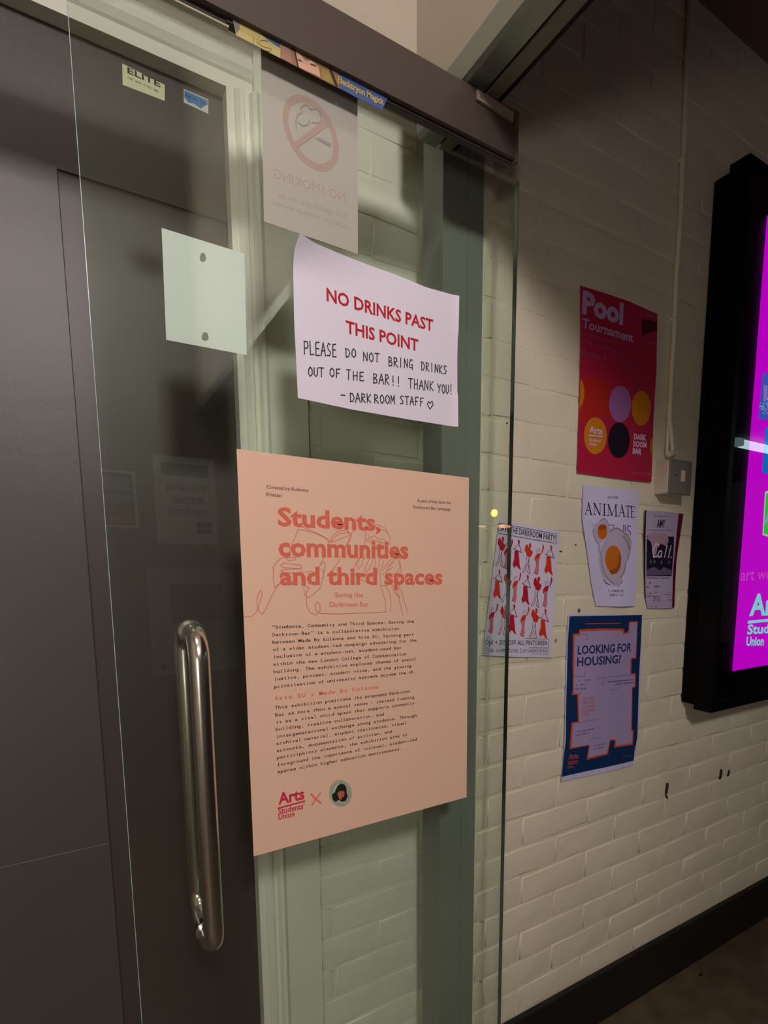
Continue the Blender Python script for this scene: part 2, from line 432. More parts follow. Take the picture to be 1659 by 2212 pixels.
p = MB().box((.305, REC_Y - .012, FLOOR_Z), (.386, REC_Y + .003, .98)).build('plaster_band', M_WALL2, wr)
# wall over the sliding door, and the bulkhead that comes out of it towards the room
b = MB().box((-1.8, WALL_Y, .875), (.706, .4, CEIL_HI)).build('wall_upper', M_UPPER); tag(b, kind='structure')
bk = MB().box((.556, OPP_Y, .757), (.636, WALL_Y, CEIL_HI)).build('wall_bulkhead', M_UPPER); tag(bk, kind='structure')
# metal sections under the bulkhead (head of a folding partition)
tr = empty('partition_track', (.59, -.5, .75), 'grey metal head track with two black grooves under the bulkhead at top right', 'track')
ML = mat('track_metal', '8a8f84', .35, .6); MO = mat('track_painted', '6f6c56', .5)
y0, y1 = OPP_Y + .01, -.031
MB().prism_y([(.5555, .792), (.5555, .752), (.562, .7465), (.594, .7465), (.594, .757), (.5565, .757), (.5565, .792)][::-1], y0, WALL_Y - .002).build('side_rail', ML, tr)
MB().box((.594, y0, .7555), (.600, WALL_Y - .002, .7567)).build('groove', M_DARK, tr)
MB().box((.601, y0, .7475), (.624, WALL_Y - .002, .7567)).build('flat_rail', MO, tr, bevel=.001)
MB().box((.626, y0, .7550), (.637, WALL_Y - .002, .7567)).build('groove', M_DARK, tr)
MB().cyl((.612, -.285, .7475), (0, 0, -1), .004, .0015, 12).build('screw', ML, tr)

# post at the wall end
po = MB().prism_z([(.612, .12), (.665, .12), (.666, .1225), (.669, .1225), (.670, .12), (.7055, .12), (.7055, .19), (.612, .19)], FLOOR_Z, .875).build('trim_1', M_POST); tag(po, kind='structure')

# skirting with worn top
bs = MB().box((.79, WALL_Y - .014, FLOOR_Z), (5, WALL_Y + .002, -1.117)).build('baseboard_back', M_SKIRT, bevel=.003); tag(bs, kind='structure')

# ---- grey door with its frame behind the glass
DY = REC_Y + .028
dr = empty('door_1', (-.3, DY, FLOOR_Z), kind='structure')
dtop = at(240, 108, DY).z; dright = at(505, 800, DY).x
zs = at(100, 1852, DY).z
vx = at(189, 1200, DY).x; vz = at(300, 420, DY).z
MB().prism_y([(-1.2, FLOOR_Z + .006), (vx, FLOOR_Z + .006), (vx, vz), (dright, vz), (dright, dtop), (-1.2, dtop)], DY, DY + .04).build('door_leaf', M_DOOR, dr, bevel=.001)
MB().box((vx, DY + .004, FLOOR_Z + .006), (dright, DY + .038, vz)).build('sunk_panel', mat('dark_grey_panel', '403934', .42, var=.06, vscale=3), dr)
MB().box((-1.2, DY - .0003, zs - .0004), (vx - .002, DY + .001, zs + .0006)).build('scratch', mat('door_scratch', '7a7269', .6), dr)
# moulded frame: profile (x, y) swept up the jamb and along the head
def frame_prof():
    return [(.000, .030), (.000, .000), (.012, .000), (.014, -.004), (.020, -.010), (.026, -.010), (.029, -.003), (.036, -.003), (.040, -.014), (.046, -.018), (.052, -.014), (.056, -.004), (.056, .03)]
pf = frame_prof()
MB().prism_z([(dright + x, REC_Y + y) for x, y in pf], FLOOR_Z, dtop).build('frame_jamb', M_TRIM, dr)
MB().prism_x([(REC_Y + y, dtop + x * 1.7) for x, y in pf], -1.3, dright + .056).build('frame_head', M_TRIM, dr)
MB().box((-1.8, REC_Y + .004, dtop + .09), (.32, .4, .83)).build('frame_panel', M_TRIM, dr)
MB().box((-1.8, REC_Y + .05, FLOOR_Z), (.32, .42, .83)).build('door_backing', M_DARK, dr)

# ================================================================== sliding glass door
gx0, gx1 = .031, .692
gd = empty('sliding_glass_door', (.36, .005, -1.25), 'tall frameless green-tinted glass sliding door with steel pull handle', 'glass door')
MB().box((gx0 + .0004, 0, -1.255), (gx1 - .0004, .010, .6632)).build('glass_pane', M_GLASS, gd)
MB().box((gx0 - .0004, -.0001, -1.255), (gx0 + .0003, .0101, .6632)).build('glass_edge', M_GEDGE, gd)
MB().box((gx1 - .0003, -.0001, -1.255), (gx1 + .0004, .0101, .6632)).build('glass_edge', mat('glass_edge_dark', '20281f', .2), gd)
def handle(sgn):
    X, zt, zb, off, r = .1235, -.094, -.542, .056, .0132
    yg = 0 if sgn < 0 else .010
    R_ = .034; pts = [(X, yg, zt)]
    for i in range(0, 11):
        a = math.pi / 2 * i / 10; pts.append((X, yg + sgn * (off - R_ + R_ * math.sin(a)), zt - R_ * 0 - (R_ - R_ * math.cos(a)) + .0))
    for i in range(1, 12): pts.append((X, yg + sgn * off, zt - R_ - (zt - zb - 2 * R_) * i / 12))
    for i in range(0, 11):
        a = math.pi / 2 * i / 10; pts.append((X, yg + sgn * (off - R_ + R_ * math.cos(a)), zb + (R_ - R_ * math.sin(a))))
    pts.append((X, yg, zb))
    h = MB().tube(pts, r, 32).build('handle', M_STEEL, gd)
    for z in (zt, zb):
        MB().cyl((X, yg, z), (0, sgn, 0), .0162, .0022, 32).build('handle_washer', M_STEEL, h, bevel=.0006)
    return h
handle(-1).data.name = 'handle'; handle(1)

# header cover of the sliding gear
hd = empty('sliding_door_header', (-.2, -.01, .705), 'long brown metal header box over the glass sliding door', 'header box')
hx = .6645; HB = .6715
MB().prism_x([(-.03, HB), (-.03, .742), (-.026, .746), (.03, .746), (.03, .70), (-.02, .70), (-.02, HB)], -1.78, hx - .006).build('cover', M_HEAD, hd)
MB().prism_x([(-.0306, .6665), (-.0306, .743), (-.026, .7467), (.0305, .7467), (.0305, .6665)], hx - .006, hx).build('end_cap', mat('brown_end_cap', '524338', .5), hd, bevel=.001)
MB().box((-1.7, -.0195, .6665), (hx - .006, -.013, .6995)).build('lower_lip', mat('brown_lip', '342a23', .5), hd)
MB().box((.2, -.0215, .6675), (hx - .006, -.0196, .6700)).build('lip_bead', mat('brown_bead', '3a2d24', .5), hd)
MB().box((-1.7, -.0185, .6640), (.203, -.011, .6664)).build('rail_edge', mat('cream_rail', 'b9b096', .4), hd)
pl = MB().prism_y([(.574, .7365), (.655, .7365), (.655, .742), (.574, .752)], -.036, -.0305)
q = [at(1030, 215, -.0335), at(1108, 264, -.0335), at(1110, 243, -.0335), at(1030, 192, -.0335)]
pb = MB().prism_y([(p[0], p[2]) for p in q], -.0350, -.0302).build('fixing_plate', mat('dull_plate', '837264', .5), hd, bevel=.0006)
MB().cyl(at(1040, 207, -.035), (0, -1, 0), .0032, .001, 12).build('screw', mat('screw_grey', '6d6258', .5), pb)

# ================================================================== papers on the glass
GF, GB = -.0005, .0106
# peach A2 exhibition poster
sh = Sheet('exhibition_poster', 'large peach exhibition poster with coral title taped to the glass door', Y=GF, m=mat('peach_paper', 'eac2a7', .6), nx=6, ny=6,
           **quad((511, 970), (1013, 1032), (1008, 1722), (548, 1850)))
C1 = Crop(500, 950, 3.0164, GF); C2 = Crop(500, 1320, 3.0164, GF)
BRN = '5d3a30'
p = Print(sh, 2)
p.text(C1, 'Curated by Kulsoma', (228, 317), (502, 340), 23, .004); p.text(C1, 'Khatun', (228, 366), (326, 374), 23, .004)
p.text(C1, 'A part of the Save the', (1209, 405), (1428, 420), 20, .002); p.text(C1, 'Darkroom Bar campaign', (1184, 446), (1428, 463), 20, .002)
p.build('credit_lettering', BRN, 'small dark brown credits')
p = Print(sh, 2); COR = 'e2705c'
p.text(C1, 'Students,', (302, 557), (972, 592), 114, .032)
p.text(C1, 'communities', (306, 755), (1152, 772), 122, .032); p.text(C1, 'and third spaces', (314, 943), (1374, 940), 114, .032)
p.build('title_lettering', COR, 'bold coral title')
p = Print(sh, 2)
p.text(C1, 'Saving the', (673, 1025), (858, 1025), 30, .012); p.text(C1, 'Darkroom Bar', (638, 1088), (894, 1086), 31, .014)
p.build('subtitle_lettering', 'e8836a')
p = Print(sh, 1)
ART = [[(80, 1155), (130, 1152), (165, 1120), (185, 1060), (200, 1010), (190, 980), (175, 1000), (165, 1060), (175, 1110), (200, 1138), (225, 1100), (265, 1010), (300, 955), (320, 930)],
 [(320, 930), (280, 965), (272, 900), (272, 830), (290, 800), (330, 765), (370, 768), (420, 765), (415, 782), (370, 788), (358, 776), (370, 768)],
 [(325, 815), (340, 803), (450, 818), (458, 830), (445, 840), (335, 832), (322, 825), (325, 815)], [(455, 840), (340, 845), (322, 852), (340, 868), (455, 865), (458, 850)],
 [(435, 585), (405, 655), (380, 725), (372, 740)], [(435, 585), (500, 595), (560, 615), (610, 640), (632, 665), (632, 720)], [(455, 565), (520, 592), (580, 620), (625, 645), (640, 668)],
 [(640, 668), (655, 630), (695, 595), (750, 588), (780, 618)], [(650, 668), (665, 640), (705, 610), (765, 605)], [(640, 668), (690, 655), (740, 635), (782, 620), (760, 680), (730, 720)],
 [(782, 622), (745, 690), (720, 745), (700, 790), (660, 850)], [(605, 760), (575, 820), (558, 850), (555, 880)], [(560, 850), (585, 805), (605, 795), (612, 830), (600, 880), (580, 960)],
 [(580, 840), (600, 850), (598, 900), (585, 905)], [(480, 862), (520, 858), (560, 880)], [(470, 960), (475, 1010), (500, 1030), (530, 1010), (580, 965)], [(455, 900), (475, 950), (505, 965), (490, 995), (485, 985)],
 [(485, 985), (490, 1080), (510, 1125), (550, 1142), (575, 1120), (578, 1080), (560, 1057), (545, 1075), (550, 1115), (580, 1132), (700, 1135), (1005, 1122), (1000, 1050), (985, 990), (968, 950)],
 [(760, 590), (755, 605), (775, 612), (800, 590)], [(870, 640), (870, 600), (900, 570), (950, 553), (1000, 575), (1035, 640), (1025, 680), (960, 665), (890, 645), (870, 640)],
 [(930, 560), (960, 585), (1000, 590), (1033, 630)], [(885, 610), (900, 640), (930, 625), (960, 650), (990, 645), (1015, 670)], [(870, 650), (940, 685), (1020, 690)], [(860, 690), (875, 655)],
 [(870, 700), (840, 760), (815, 820), (825, 840), (845, 825), (870, 750)], [(900, 770), (880, 810), (865, 850), (880, 862), (900, 840), (925, 780)], [(940, 780), (930, 850), (912, 910)], [(965, 780), (950, 870), (940, 940)],
 [(830, 770), (795, 840), (800, 870), (850, 880), (900, 870)], [(800, 880), (850, 915), (930, 945)], [(990, 790), (965, 880), (975, 950), (1005, 950), (1030, 1000), (1040, 1060), (1035, 1120)],
 [(1060, 780), (1010, 860), (1000, 900), (1060, 960), (1090, 1030), (1115, 1145)], [(1095, 780), (1105, 850), (1080, 930), (1110, 1000), (1150, 1130)], [(1040, 780), (990, 830)], [(1055, 795), (985, 850)],
 [(1050, 830), (980, 880)], [(1085, 780), (1098, 830), (1070, 880), (1080, 960), (1095, 1030), (1065, 1000), (1045, 960)]]
for l in ART: p.line(C1, l, .0011)
p.build('line_drawing', 'd9806e', 'thin coral line drawing of hands holding a book')
p = Print(sh, 2)
BODY = [('“Students, Community and Third Spaces: Saving the', (262, 115), (1190, 75)), ('Darkroom Bar” is a collaborative exhibition', (264, 165), (1090, 122)),
 ('between Made By Kulsoma and Arts SU, forming part', (265, 213), (1188, 160)), ('of a wider student-led campaign advocating for the', (268, 261), (1206, 198)),
 ('inclusion of a student-run, student-used bar', (270, 308), (1108, 246)), ('within the new London College of Communication', (270, 357), (1140, 287)),
 ('building. The exhibition explores themes of social', (272, 405), (1204, 320)), ('justice, protest, student voice, and the growing', (276, 453), (1174, 365)),
 ('privatisation of university systems across the UK.', (276, 503), (1203, 403)),
 ('This exhibition positions the proposed Darkroom', (282, 640), (1160, 530)), ('Bar as more than a social venue — instead framing', (283, 688), (1192, 568)),
 ('it as a vital third space that supports community-', (287, 735), (1207, 604)), ('building, creative collaboration, and', (287, 781), (993, 680)),
 ('intergenerational exchange among students. Through', (290, 828), (1208, 687)), ('archival material, student testimonies, visual', (290, 873), (1142, 736)),
 ('artworks, documentation of activism, and', (292, 920), (1046, 792)), ('participatory elements, the exhibition aims to', (294, 966), (1145, 812)),
 ('foreground the importance of informal, student-led', (297, 1012), (1208, 843)), ('spaces within higher education environments.', (298, 1058), (1110, 903))]
for t, a, c in BODY: p.text(C2, t, a, c, 21, .010, mono=True)
p.build('body_lettering', '4a3028', 'typewriter paragraph in dark brown')
p = Print(sh, 2); p.text(C2, 'Arts SU x Made By Kulsoma', (278, 582), (962, 503), 26, .022, mono=True)
p.build('heading_lettering', 'ea8471')
p = Print(sh, 2)
p.text(C2, 'Arts', (305, 1260), (475, 1222), 72, .03); p.line(C2, [(305, 1284), (476, 1238)], .0026)
p.text(C2, 'Students’', (305, 1324), (476, 1286), 38, .018); p.text(C2, 'Union', (305, 1360), (410, 1337), 36, .018)
p.build('union_logo', 'cf2f4f', 'crimson union wordmark')
p = Print(sh, 2)
p.line(C2, [(518, 1192), (545, 1222), (582, 1250)], .0026); p.line(C2, [(578, 1186), (548, 1225), (524, 1262)], .0024)
p.build('cross_mark', 'e5735f')
p = Print(sh, 1)
p.ell(C2, 710, 1187, 76, 87); p.build('emblem_disc', 'b9bfa9', 'round portrait emblem')
p = Print(sh, 2)
for k in range(46):
    a = k * 2 * math.pi / 46
    for rr in (.95, .8):
        x, y = 710 + 72 * rr * math.cos(a + rr), 1187 + 84 * rr * math.sin(a + rr); p.line(C2, [(x, y), (x + 9 * math.cos(a + 2 + rr * 3), y + 9 * math.sin(a + 2))], .0007)
p.build('emblem_wreath', '5d6a5c')
p = Print(sh, 3)
p.crop(C2, [(680, 1160), (690, 1138), (712, 1122), (735, 1130), (748, 1152), (750, 1185), (757, 1205), (745, 1235), (720, 1243), (700, 1230), (675, 1242), (658, 1225), (655, 1195), (672, 1180)])
p.build('emblem_hair', '261914')
p = Print(sh, 4)
p.crop(C2, [(693, 1178), (712, 1170), (733, 1172), (735, 1190), (732, 1208), (718, 1214), (716, 1226), (700, 1226), (698, 1212), (690, 1196)]); p.build('emblem_face', 'b5714c')
p = Print(sh, 5); p.line(C2, [(716, 1200), (727, 1199)], .0009); p.build('emblem_lips', 'a3322c')
p = Print(sh, 5); p.line(C2, [(704, 1184), (712, 1183)], .0006); p.line(C2, [(721, 1183), (729, 1184)], .0006); p.build('emblem_eyes', '1d120e')

# NO DRINKS sign, curled at its top corners
sx0, sx1, sz0, sz1 = .283, .566, .236, .445
def dsign(x, z):
    u = (x - sx0) / (sx1 - sx0); v = (z - sz0) / (sz1 - sz0)
    d = .0012 + .0010 * math.sin(u * 7 + v * 2) * v
    c = max(0, v - .80) / .2 * max(0, 1 - u * 1.7); d += .016 * c * c
    c = max(0, u - .93) / .07; d += .003 * c * c * (1 if v > .7 or v < .25 else .3)
    return max(.0003, d)
sh = Sheet('no_drinks_sign', 'white paper sign with red NO DRINKS heading and handwriting, its corner curling off the glass', Y=GF, m=M_PAPER, cat='sign', disp=dsign,
  top=[(637, 519), (668, 534), (760, 562), (850, 592), (920, 622), (989, 641)], right=[(989, 641), (986, 780), (987, 923)],
  bottom=[(643, 860), (760, 885), (880, 906), (987, 923)], left=[(637, 519), (631, 545), (635, 700), (643, 860)], nx=40, ny=30)
CS = Crop(300, 460, 2.212, GF)
p = Print(sh, 2); p.text(CS, 'NO DRINKS PAST', (895, 421), (1403, 568), 60, .022); p.text(CS, 'THIS POINT', (987, 574), (1333, 662), 58, .022)
p.build('heading_lettering', 'b81c2c', 'red printed heading')
p = Print(sh, 2); W = .0016
for t, a, c, h in [('PLEASE', (786, 676), (948, 690), 62), ('DO', (985, 692), (1040, 692), 42), ('NOT', (1068, 708), (1152, 716), 42), ('BRING', (1190, 732), (1312, 746), 44), ('DRINKS', (1346, 752), (1472, 773), 40),
   ('OUT', (806, 782), (886, 786), 44), ('OF', (908, 784), (966, 790), 42), ('T', (990, 797), (1014, 797), 46), ('HE', (1020, 800), (1080, 804), 42), ('BAR', (1116, 815), (1200, 822), 48), ('!', (1206, 825), (1228, 826), 45),
   ('!', (1232, 829), (1254, 830), 45), ('THANK', (1286, 838), (1410, 852), 46), ('YOU', (1424, 860), (1482, 866), 42), ('!', (1482, 868), (1502, 868), 48), ('-', (960, 885), (990, 887), 30),
   ('DARK', (1006, 904), (1112, 908), 42), ('ROOM', (1122, 908), (1226, 914), 40), ('STAFF', (1245, 914), (1362, 924), 40), ('h', (1374, 938), (1408, 938), 38)]:
    hand(p, CS, t, a, c, h, W)
p.build('handwriting', '33323f', 'dark pen handwriting with a small heart')

# small sheets on the far face of the glass
sh = Sheet('blank_note', 'blank pale note with two putty dots behind the glass, left of the red-lettered sign', Y=GB, m=mat('pale_note', 'e6ebea', .6, bump=.0004, bscale=14), cat='note',
           disp=lambda x, z: 0, **quad((349, 492), (528, 548), (533, 767), (359, 734)), nx=10, ny=10)
sh.paper.location.y += 0
CG = Crop(0, 0, 1, GB)
for cx, cy, rx, ry in ((438, 556, 6.5, 10.5), (443, 727, 7.5, 10)):
    p = Print(sh, 2); p.crop(CG, [(cx + rx * (1 + .12 * math.sin(3 * a)) * math.cos(a), cy + ry * (1 + .1 * math.cos(2 * a)) * math.sin(a)) for a in [k * math.pi / 8 for k in range(16)]])
    p.build('putty_dot', '7d8377')
sh = Sheet('no_smoking_notice', 'faded no-smoking notice seen from its back on the upper glass', Y=GF, m=mat('grey_backed_paper', 'aeaba0', .6), cat='notice', nx=6, ny=6,
           **quad((563, 60), (772, 175), (773, 549), (570, 478)))
CM = Crop(550, 100, 4.808, GF)
p = Print(sh, 1); n = 40
o_, i_ = [], []
for k in range(n + 1):
    a = 2 * math.pi * k / n
    o_.append(CM(583 + 292 * math.cos(a) + 30 * math.sin(a), 900 + 140 * math.cos(a) + 375 * math.sin(a))); i_.append(CM(583 + 232 * math.cos(a) + 25 * math.sin(a), 900 + 115 * math.cos(a) + 300 * math.sin(a)))
for k in range(n): p.poly([o_[k], o_[k + 1], i_[k + 1], i_[k]])
p.build('ban_ring', 'aa978b', 'faint pink ring')
p = Print(sh, 2); p.crop(CM, [(395, 1010), (440, 1060), (800, 800), (760, 730)]); p.build('ban_bar', 'aa978b', 'faint pink bar')
p = Print(sh, 2)
p.line(CM, [(432, 870), (425, 780), (450, 710), (490, 690), (480, 640), (520, 605), (560, 620), (580, 655), (640, 650), (685, 700), (690, 780), (640, 800), (590, 790)], .0014)
p.line(CM, [(450, 790), (500, 830), (560, 810), (570, 760)], .0014)
p.crop(CM, [(620, 950), (680, 950), (800, 1020), (780, 1045)]); p.build('cigarette_mark', '97938b')
p = Print(sh, 1); p.text(CM, 'NO SMOKING', (200, 1370), (940, 1620), 100, .0, flip=True); p.build('warning_lettering', 'aa9a8c')
p = Print(sh, 1); p.text(CM, 'It is against the law to', (250, 1570), (950, 1790), 60, .0, flip=True); p.text(CM, 'smoke in these premises', (190, 1640), (990, 1910), 50, .0, flip=True)
p.build('small_lettering', 'a09c92')

# stickers behind the glass at top left
sh = Sheet('black_lettered_sticker', 'cream sticker reading ELITE on the upper left glass', Y=GB, m=mat('cream_sticker', 'c5c1a2', .5), cat='sticker', nx=4, ny=4, **quad((264, 137), (356, 183), (356, 218), (265, 183)))
C0 = Crop(0, 0, 2.765, GB)
p = Print(sh, 1); p.text(C0, 'ELITE', (762, 436), (958, 522), 34, .02); p.build('sticker_lettering', '2e2c26')
p = Print(sh, 1); p.greek(C0, (765, 470), (955, 560), 14); p.build('small_lettering', '6c6a5c')
sh = Sheet('blue_sticker', 'small blue and white sticker beside the cream one on the upper glass', Y=GB, m=mat('white_sticker', 'b9bcb8', .5), cat='sticker', nx=4, ny=4, **quad((397, 192), (450, 215), (450, 246), (397, 221)))
p = Print(sh, 1); p.crop(C0, [(1102, 540), (1240, 600), (1240, 628), (1225, 630), (1200, 650), (1160, 620), (1125, 612), (1100, 578)]); p.build('blue_field', '3d6fa6')
p = Print(sh, 2); p.greek(C0, (1112, 580), (1230, 632), 22); p.build('sticker_lettering', '1e3c66')

# picture strips taped under the header
CK = Crop(490, 20, 4.484, -.0232)
def strip(name, label, q, m):
    a, b_, c, d = [(490 + x / 4.484, 20 + y / 4.484) for x, y in q]
    return Sheet(name, label, Y=-.0232, m=m, cat='sticker', nx=6, ny=4, thick=.0005, **quad(a, b_, c, d))
s1 = strip('yellow_strip', 'yellow picture strip stuck under the header, leftmost of the three', [(50, 60), (520, 290), (520, 475), (92, 252)], mat('strip_yellow', 'b9ab6a', .45))
p = Print(s1, 1); p.crop(CK, [(330, 240), (515, 300), (515, 375), (400, 300)]); p.build('blue_patch', '45557c')
p = Print(s1, 1); p.crop(CK, [(55, 100), (120, 110), (125, 190), (95, 230), (75, 180)]); p.build('grey_patch', '7b7a72')
p = Print(s1, 2); p.line(CK, [(262, 270), (255, 335)], .0008); p.line(CK, [(300, 275), (290, 350)], .0008); p.line(CK, [(400, 310), (330, 300), (310, 340), (370, 370), (430, 380), (420, 410), (350, 395)], .0008); p.build('scribble', '8a7d4c')
s2 = strip('brown_strip', 'brown and pink drawn picture strip stuck under the header between the yellow and blue strips', [(521, 290), (1075, 590), (1095, 770), (521, 475)], mat('strip_brown', '8a6a48', .45))
p = Print(s2, 1); p.crop(CK, [(530, 300), (610, 345), (630, 525), (530, 475)]); p.build('pink_stripe', 'a07a6c')
p = Print(s2, 1); p.crop(CK, [(640, 370), (690, 560), (870, 640), (905, 660), (890, 560), (820, 500), (760, 500), (700, 420)]); p.build('pale_patch', 'cfa58c')
p = Print(s2, 2); p.line(CK, [(650, 375), (690, 560)], .002); p.line(CK, [(690, 490), (720, 505)], .0016); p.line(CK, [(815, 535), (860, 550)], .0016); p.line(CK, [(1000, 580), (1060, 740)], .004); p.build('dark_strokes', '3c281f')
p = Print(s2, 1); p.crop(CK, [(910, 560), (990, 610), (1040, 730), (930, 680)]); p.build('ochre_patch', '9d8448')
s3 = strip('blue_strip', 'blue picture strip with yellow lettering stuck under the header, rightmost of the three', [(1076, 590), (1560, 860), (1500, 982), (1100, 770)], mat('strip_blue', '3f5688', .45))
p = Print(s3, 1); p.text(CK, 'Elecktryon Magick', (1075, 705), (1520, 930), 62, .02); p.build('strip_lettering', 'c9ac4a', 'yellow block lettering')

# ================================================================== posters on the brick wall
WY = WALL_Y - .0045
def wave(a, kx, kz, ph=0): return lambda x, z: a * (1 + math.sin(kx * x + kz * z + ph))
# pool tournament
sh = Sheet('pool_tournament_poster', 'crimson pool tournament poster with coloured balls on the brick wall', Y=WY, m=mat('crimson_paper', 'b00f3c', .5), disp=wave(.0009, 20, 9), grid=.02,
  top=[(1253, 617), (1300, 632), (1360, 652), (1420, 678)], right=[(1420, 678), (1418, 800), (1411, 900), (1406, 1042)], bottom=[(1246, 1021), (1320, 1032), (1406, 1042)], left=[(1253, 617), (1254, 760), (1251, 880), (1246, 1021)])
CP = Crop(1180, 580, 3.4635, WY)
LIL = 'b79ac8'
p = Print(sh, 2); p.text(CP, 'Pool', (265, 328), (568, 420), 158, .045); p.text(CP, 'Tournament', (268, 440), (645, 555), 70, .022); p.build('title_lettering', LIL, 'lilac title')
p = Print(sh, 2)
p.greek(CP, (265, 495), (680, 612), 18); p.greek(CP, (265, 550), (575, 645), 20); p.text(CP, 'Starting at', (268, 650), (450, 690), 44, .0); p.line(CP, [(482, 680), (562, 697)], .0012); p.text(CP, '7PM', (572, 718), (645, 738), 42, .0)
p.build('details_lettering', '9a4f78')
p = Print(sh, 2); p.greek(CP, (702, 345), (822, 382), 22); p.greek(CP, (695, 540), (822, 580), 20); p.text(CP, 'arts-su.com', (643, 1537), (778, 1550), 26, .0); p.build('small_lettering', 'a25f92')
p = Print(sh, 1); p.crop(CP, [(715, 375), (828, 400), (828, 460), (712, 500)]); p.build('dark_wedge', '4d0320')
p = Print(sh, 1); p.crop(CP, [(258, 830), (330, 810), (400, 820), (470, 870), (480, 1120), (400, 1110), (330, 1110), (250, 1180), (248, 1050), (290, 940)]); p.build('red_swirl', 'b32018')
for nm, c, e in [('amber_ball', 'c97a12', (366, 1252, 86, 138)), ('black_ball', '1a0a20', (541, 1285, 80, 134)), ('lilac_ball', 'a666a8', (548, 1015, 81, 137)), ('amber_ball', 'c97a12', (706, 1047, 73, 131))]:
    p = Print(sh, 2); p.ell(CP, *e); p.build(nm, c)
p = Print(sh, 2); p.crop(CP, [(254, 825), (272, 850), (284, 900), (283, 960), (270, 1010), (247, 1052)]); p.build('amber_ball', 'c97a12'); p = Print(sh, 2); p.crop(CP, [(795, 1255), (775, 1290), (770, 1350), (785, 1415), (790, 1415)]); p.build('amber_ball', 'c97a12')
p = Print(sh, 3); p.text(CP, 'Arts', (320, 1226), (418, 1242), 48, .03); p.line(CP, [(318, 1249), (418, 1256)], .003); p.text(CP, 'Students’', (318, 1292), (412, 1300), 24, .01); p.text(CP, 'Union', (318, 1322), (376, 1328), 24, .01)
p.text(CP, 'DARK', (648, 1277), (742, 1288), 40, .05); p.text(CP, 'ROOM', (645, 1332), (744, 1342), 40, .05); p.text(CP, 'BAR', (640, 1384), (706, 1392), 40, .05); p.build('logo_lettering', 'd8b8d8', 'pale logos')

# ANIMATE poster with eggs
sh = Sheet('fried_egg_poster', 'lilac-white ANIMATE poster with two fried eggs under the crimson poster', Y=WY, m=mat('lilac_paper', 'd3cdf0', .5), disp=lambda x, z: .002 + .0018 * math.sin(34 * x + 4 * z), grid=.02,
  top=[(1259, 1047), (1320, 1053), (1379, 1060)], right=[(1379, 1060), (1376, 1180), (1371, 1309)], bottom=[(1287, 1309), (1330, 1310), (1371, 1309)], left=[(1259, 1047), (1256, 1120), (1266, 1180), (1277, 1260), (1287, 1309)])
CA = Crop(1180, 1020, 5.184, WY)
p = Print(sh, 2); INK = '1c1233'
def S(L, wd): p.line(CA, L, wd)
T_, t_ = .0036, .0015
S([(432, 468), (470, 348)], t_); S([(468, 345), (500, 472)], T_); S([(447, 425), (485, 428)], t_); S([(425, 470), (445, 470)], t_); S([(485, 474), (512, 475)], t_)
S([(540, 352), (540, 478)], t_); S([(538, 352), (598, 480)], T_); S([(600, 352), (600, 482)], t_); S([(525, 350), (545, 352)], t_); S([(590, 352), (614, 354)], t_); S([(528, 476), (552, 478)], t_)
S([(645, 360), (645, 482)], T_); S([(630, 358), (660, 360)], t_); S([(630, 482), (660, 484)], t_)
S([(690, 366), (684, 486)], t_); S([(690, 366), (725, 486)], T_); S([(725, 486), (765, 368)], t_); S([(766, 368), (768, 492)], T_); S([(675, 364), (694, 366)], t_); S([(673, 486), (697, 488)], t_); S([(757, 370), (782, 370)], t_); S([(752, 492), (784, 494)], t_)
S([(800, 493), (832, 372)], t_); S([(830, 370), (858, 500)], T_); S([(812, 452), (846, 456)], t_); S([(793, 494), (810, 495)], t_); S([(843, 500), (872, 502)], t_)
S([(872, 378), (930, 382)], t_); S([(901, 380), (901, 502)], T_); S([(872, 378), (870, 398)], t_); S([(930, 382), (930, 402)], t_); S([(886, 502), (916, 504)], t_)
S([(944, 384), (944, 505)], T_); S([(936, 384), (984, 388)], t_); S([(984, 388), (984, 405)], t_); S([(944, 442), (972, 446)], t_); S([(936, 505), (984, 508)], t_); S([(984, 508), (986, 488)], t_)
p.build('title_lettering', INK, 'black serif title')
p = Print(sh, 2); p.text(CA, 'NEW WORK', (680, 298), (792, 302), 30, .01); p.greek(CA, (680, 1342), (850, 1342), 26); p.greek(CA, (705, 1388), (848, 1388), 26); p.build('small_lettering', '5a4a70')
p = Print(sh, 2); p.line(CA, [(513, 575), (508, 600)], .0016); p.line(CA, [(590, 830), (586, 900)], .0018); p.line(CA, [(640, 1205), (660, 1238), (705, 1262)], .0022); p.line(CA, [(838, 1210), (825, 1245)], .0022)
p.line(CA, [(690, 590), (750, 595)], .0014); p.line(CA, [(740, 600), (742, 640)], .002)
p.build('hidden_lettering', '43305e')
p = Print(sh, 2); p.line(CA, [(850, 595), (850, 665)], .0034); p.line(CA, [(870, 595), (870, 680)], .0034); p.line(CA, [(930, 610), (905, 600), (892, 625), (905, 655), (930, 675), (932, 700)], .003); p.build('purple_lettering', '8a3a9a')
p = Print(sh, 3); EW = 'b9aec6'
p.crop(CA, [(600, 540), (645, 512), (678, 545), (680, 590), (705, 620), (740, 640), (700, 690), (655, 745), (610, 790), (590, 825), (555, 780), (525, 720), (515, 650), (535, 590)])
p.build('egg_white', EW); p = Print(sh, 3)
p.crop(CA, [(700, 660), (770, 612), (820, 640), (870, 670), (915, 690), (950, 780), (930, 880), (915, 960), (880, 1010), (870, 1110), (830, 1190), (810, 1280), (745, 1272), (690, 1220), (630, 1180), (605, 1100), (590, 980), (600, 860), (640, 780)])
p.build('egg_white', EW)
p = Print(sh, 4)
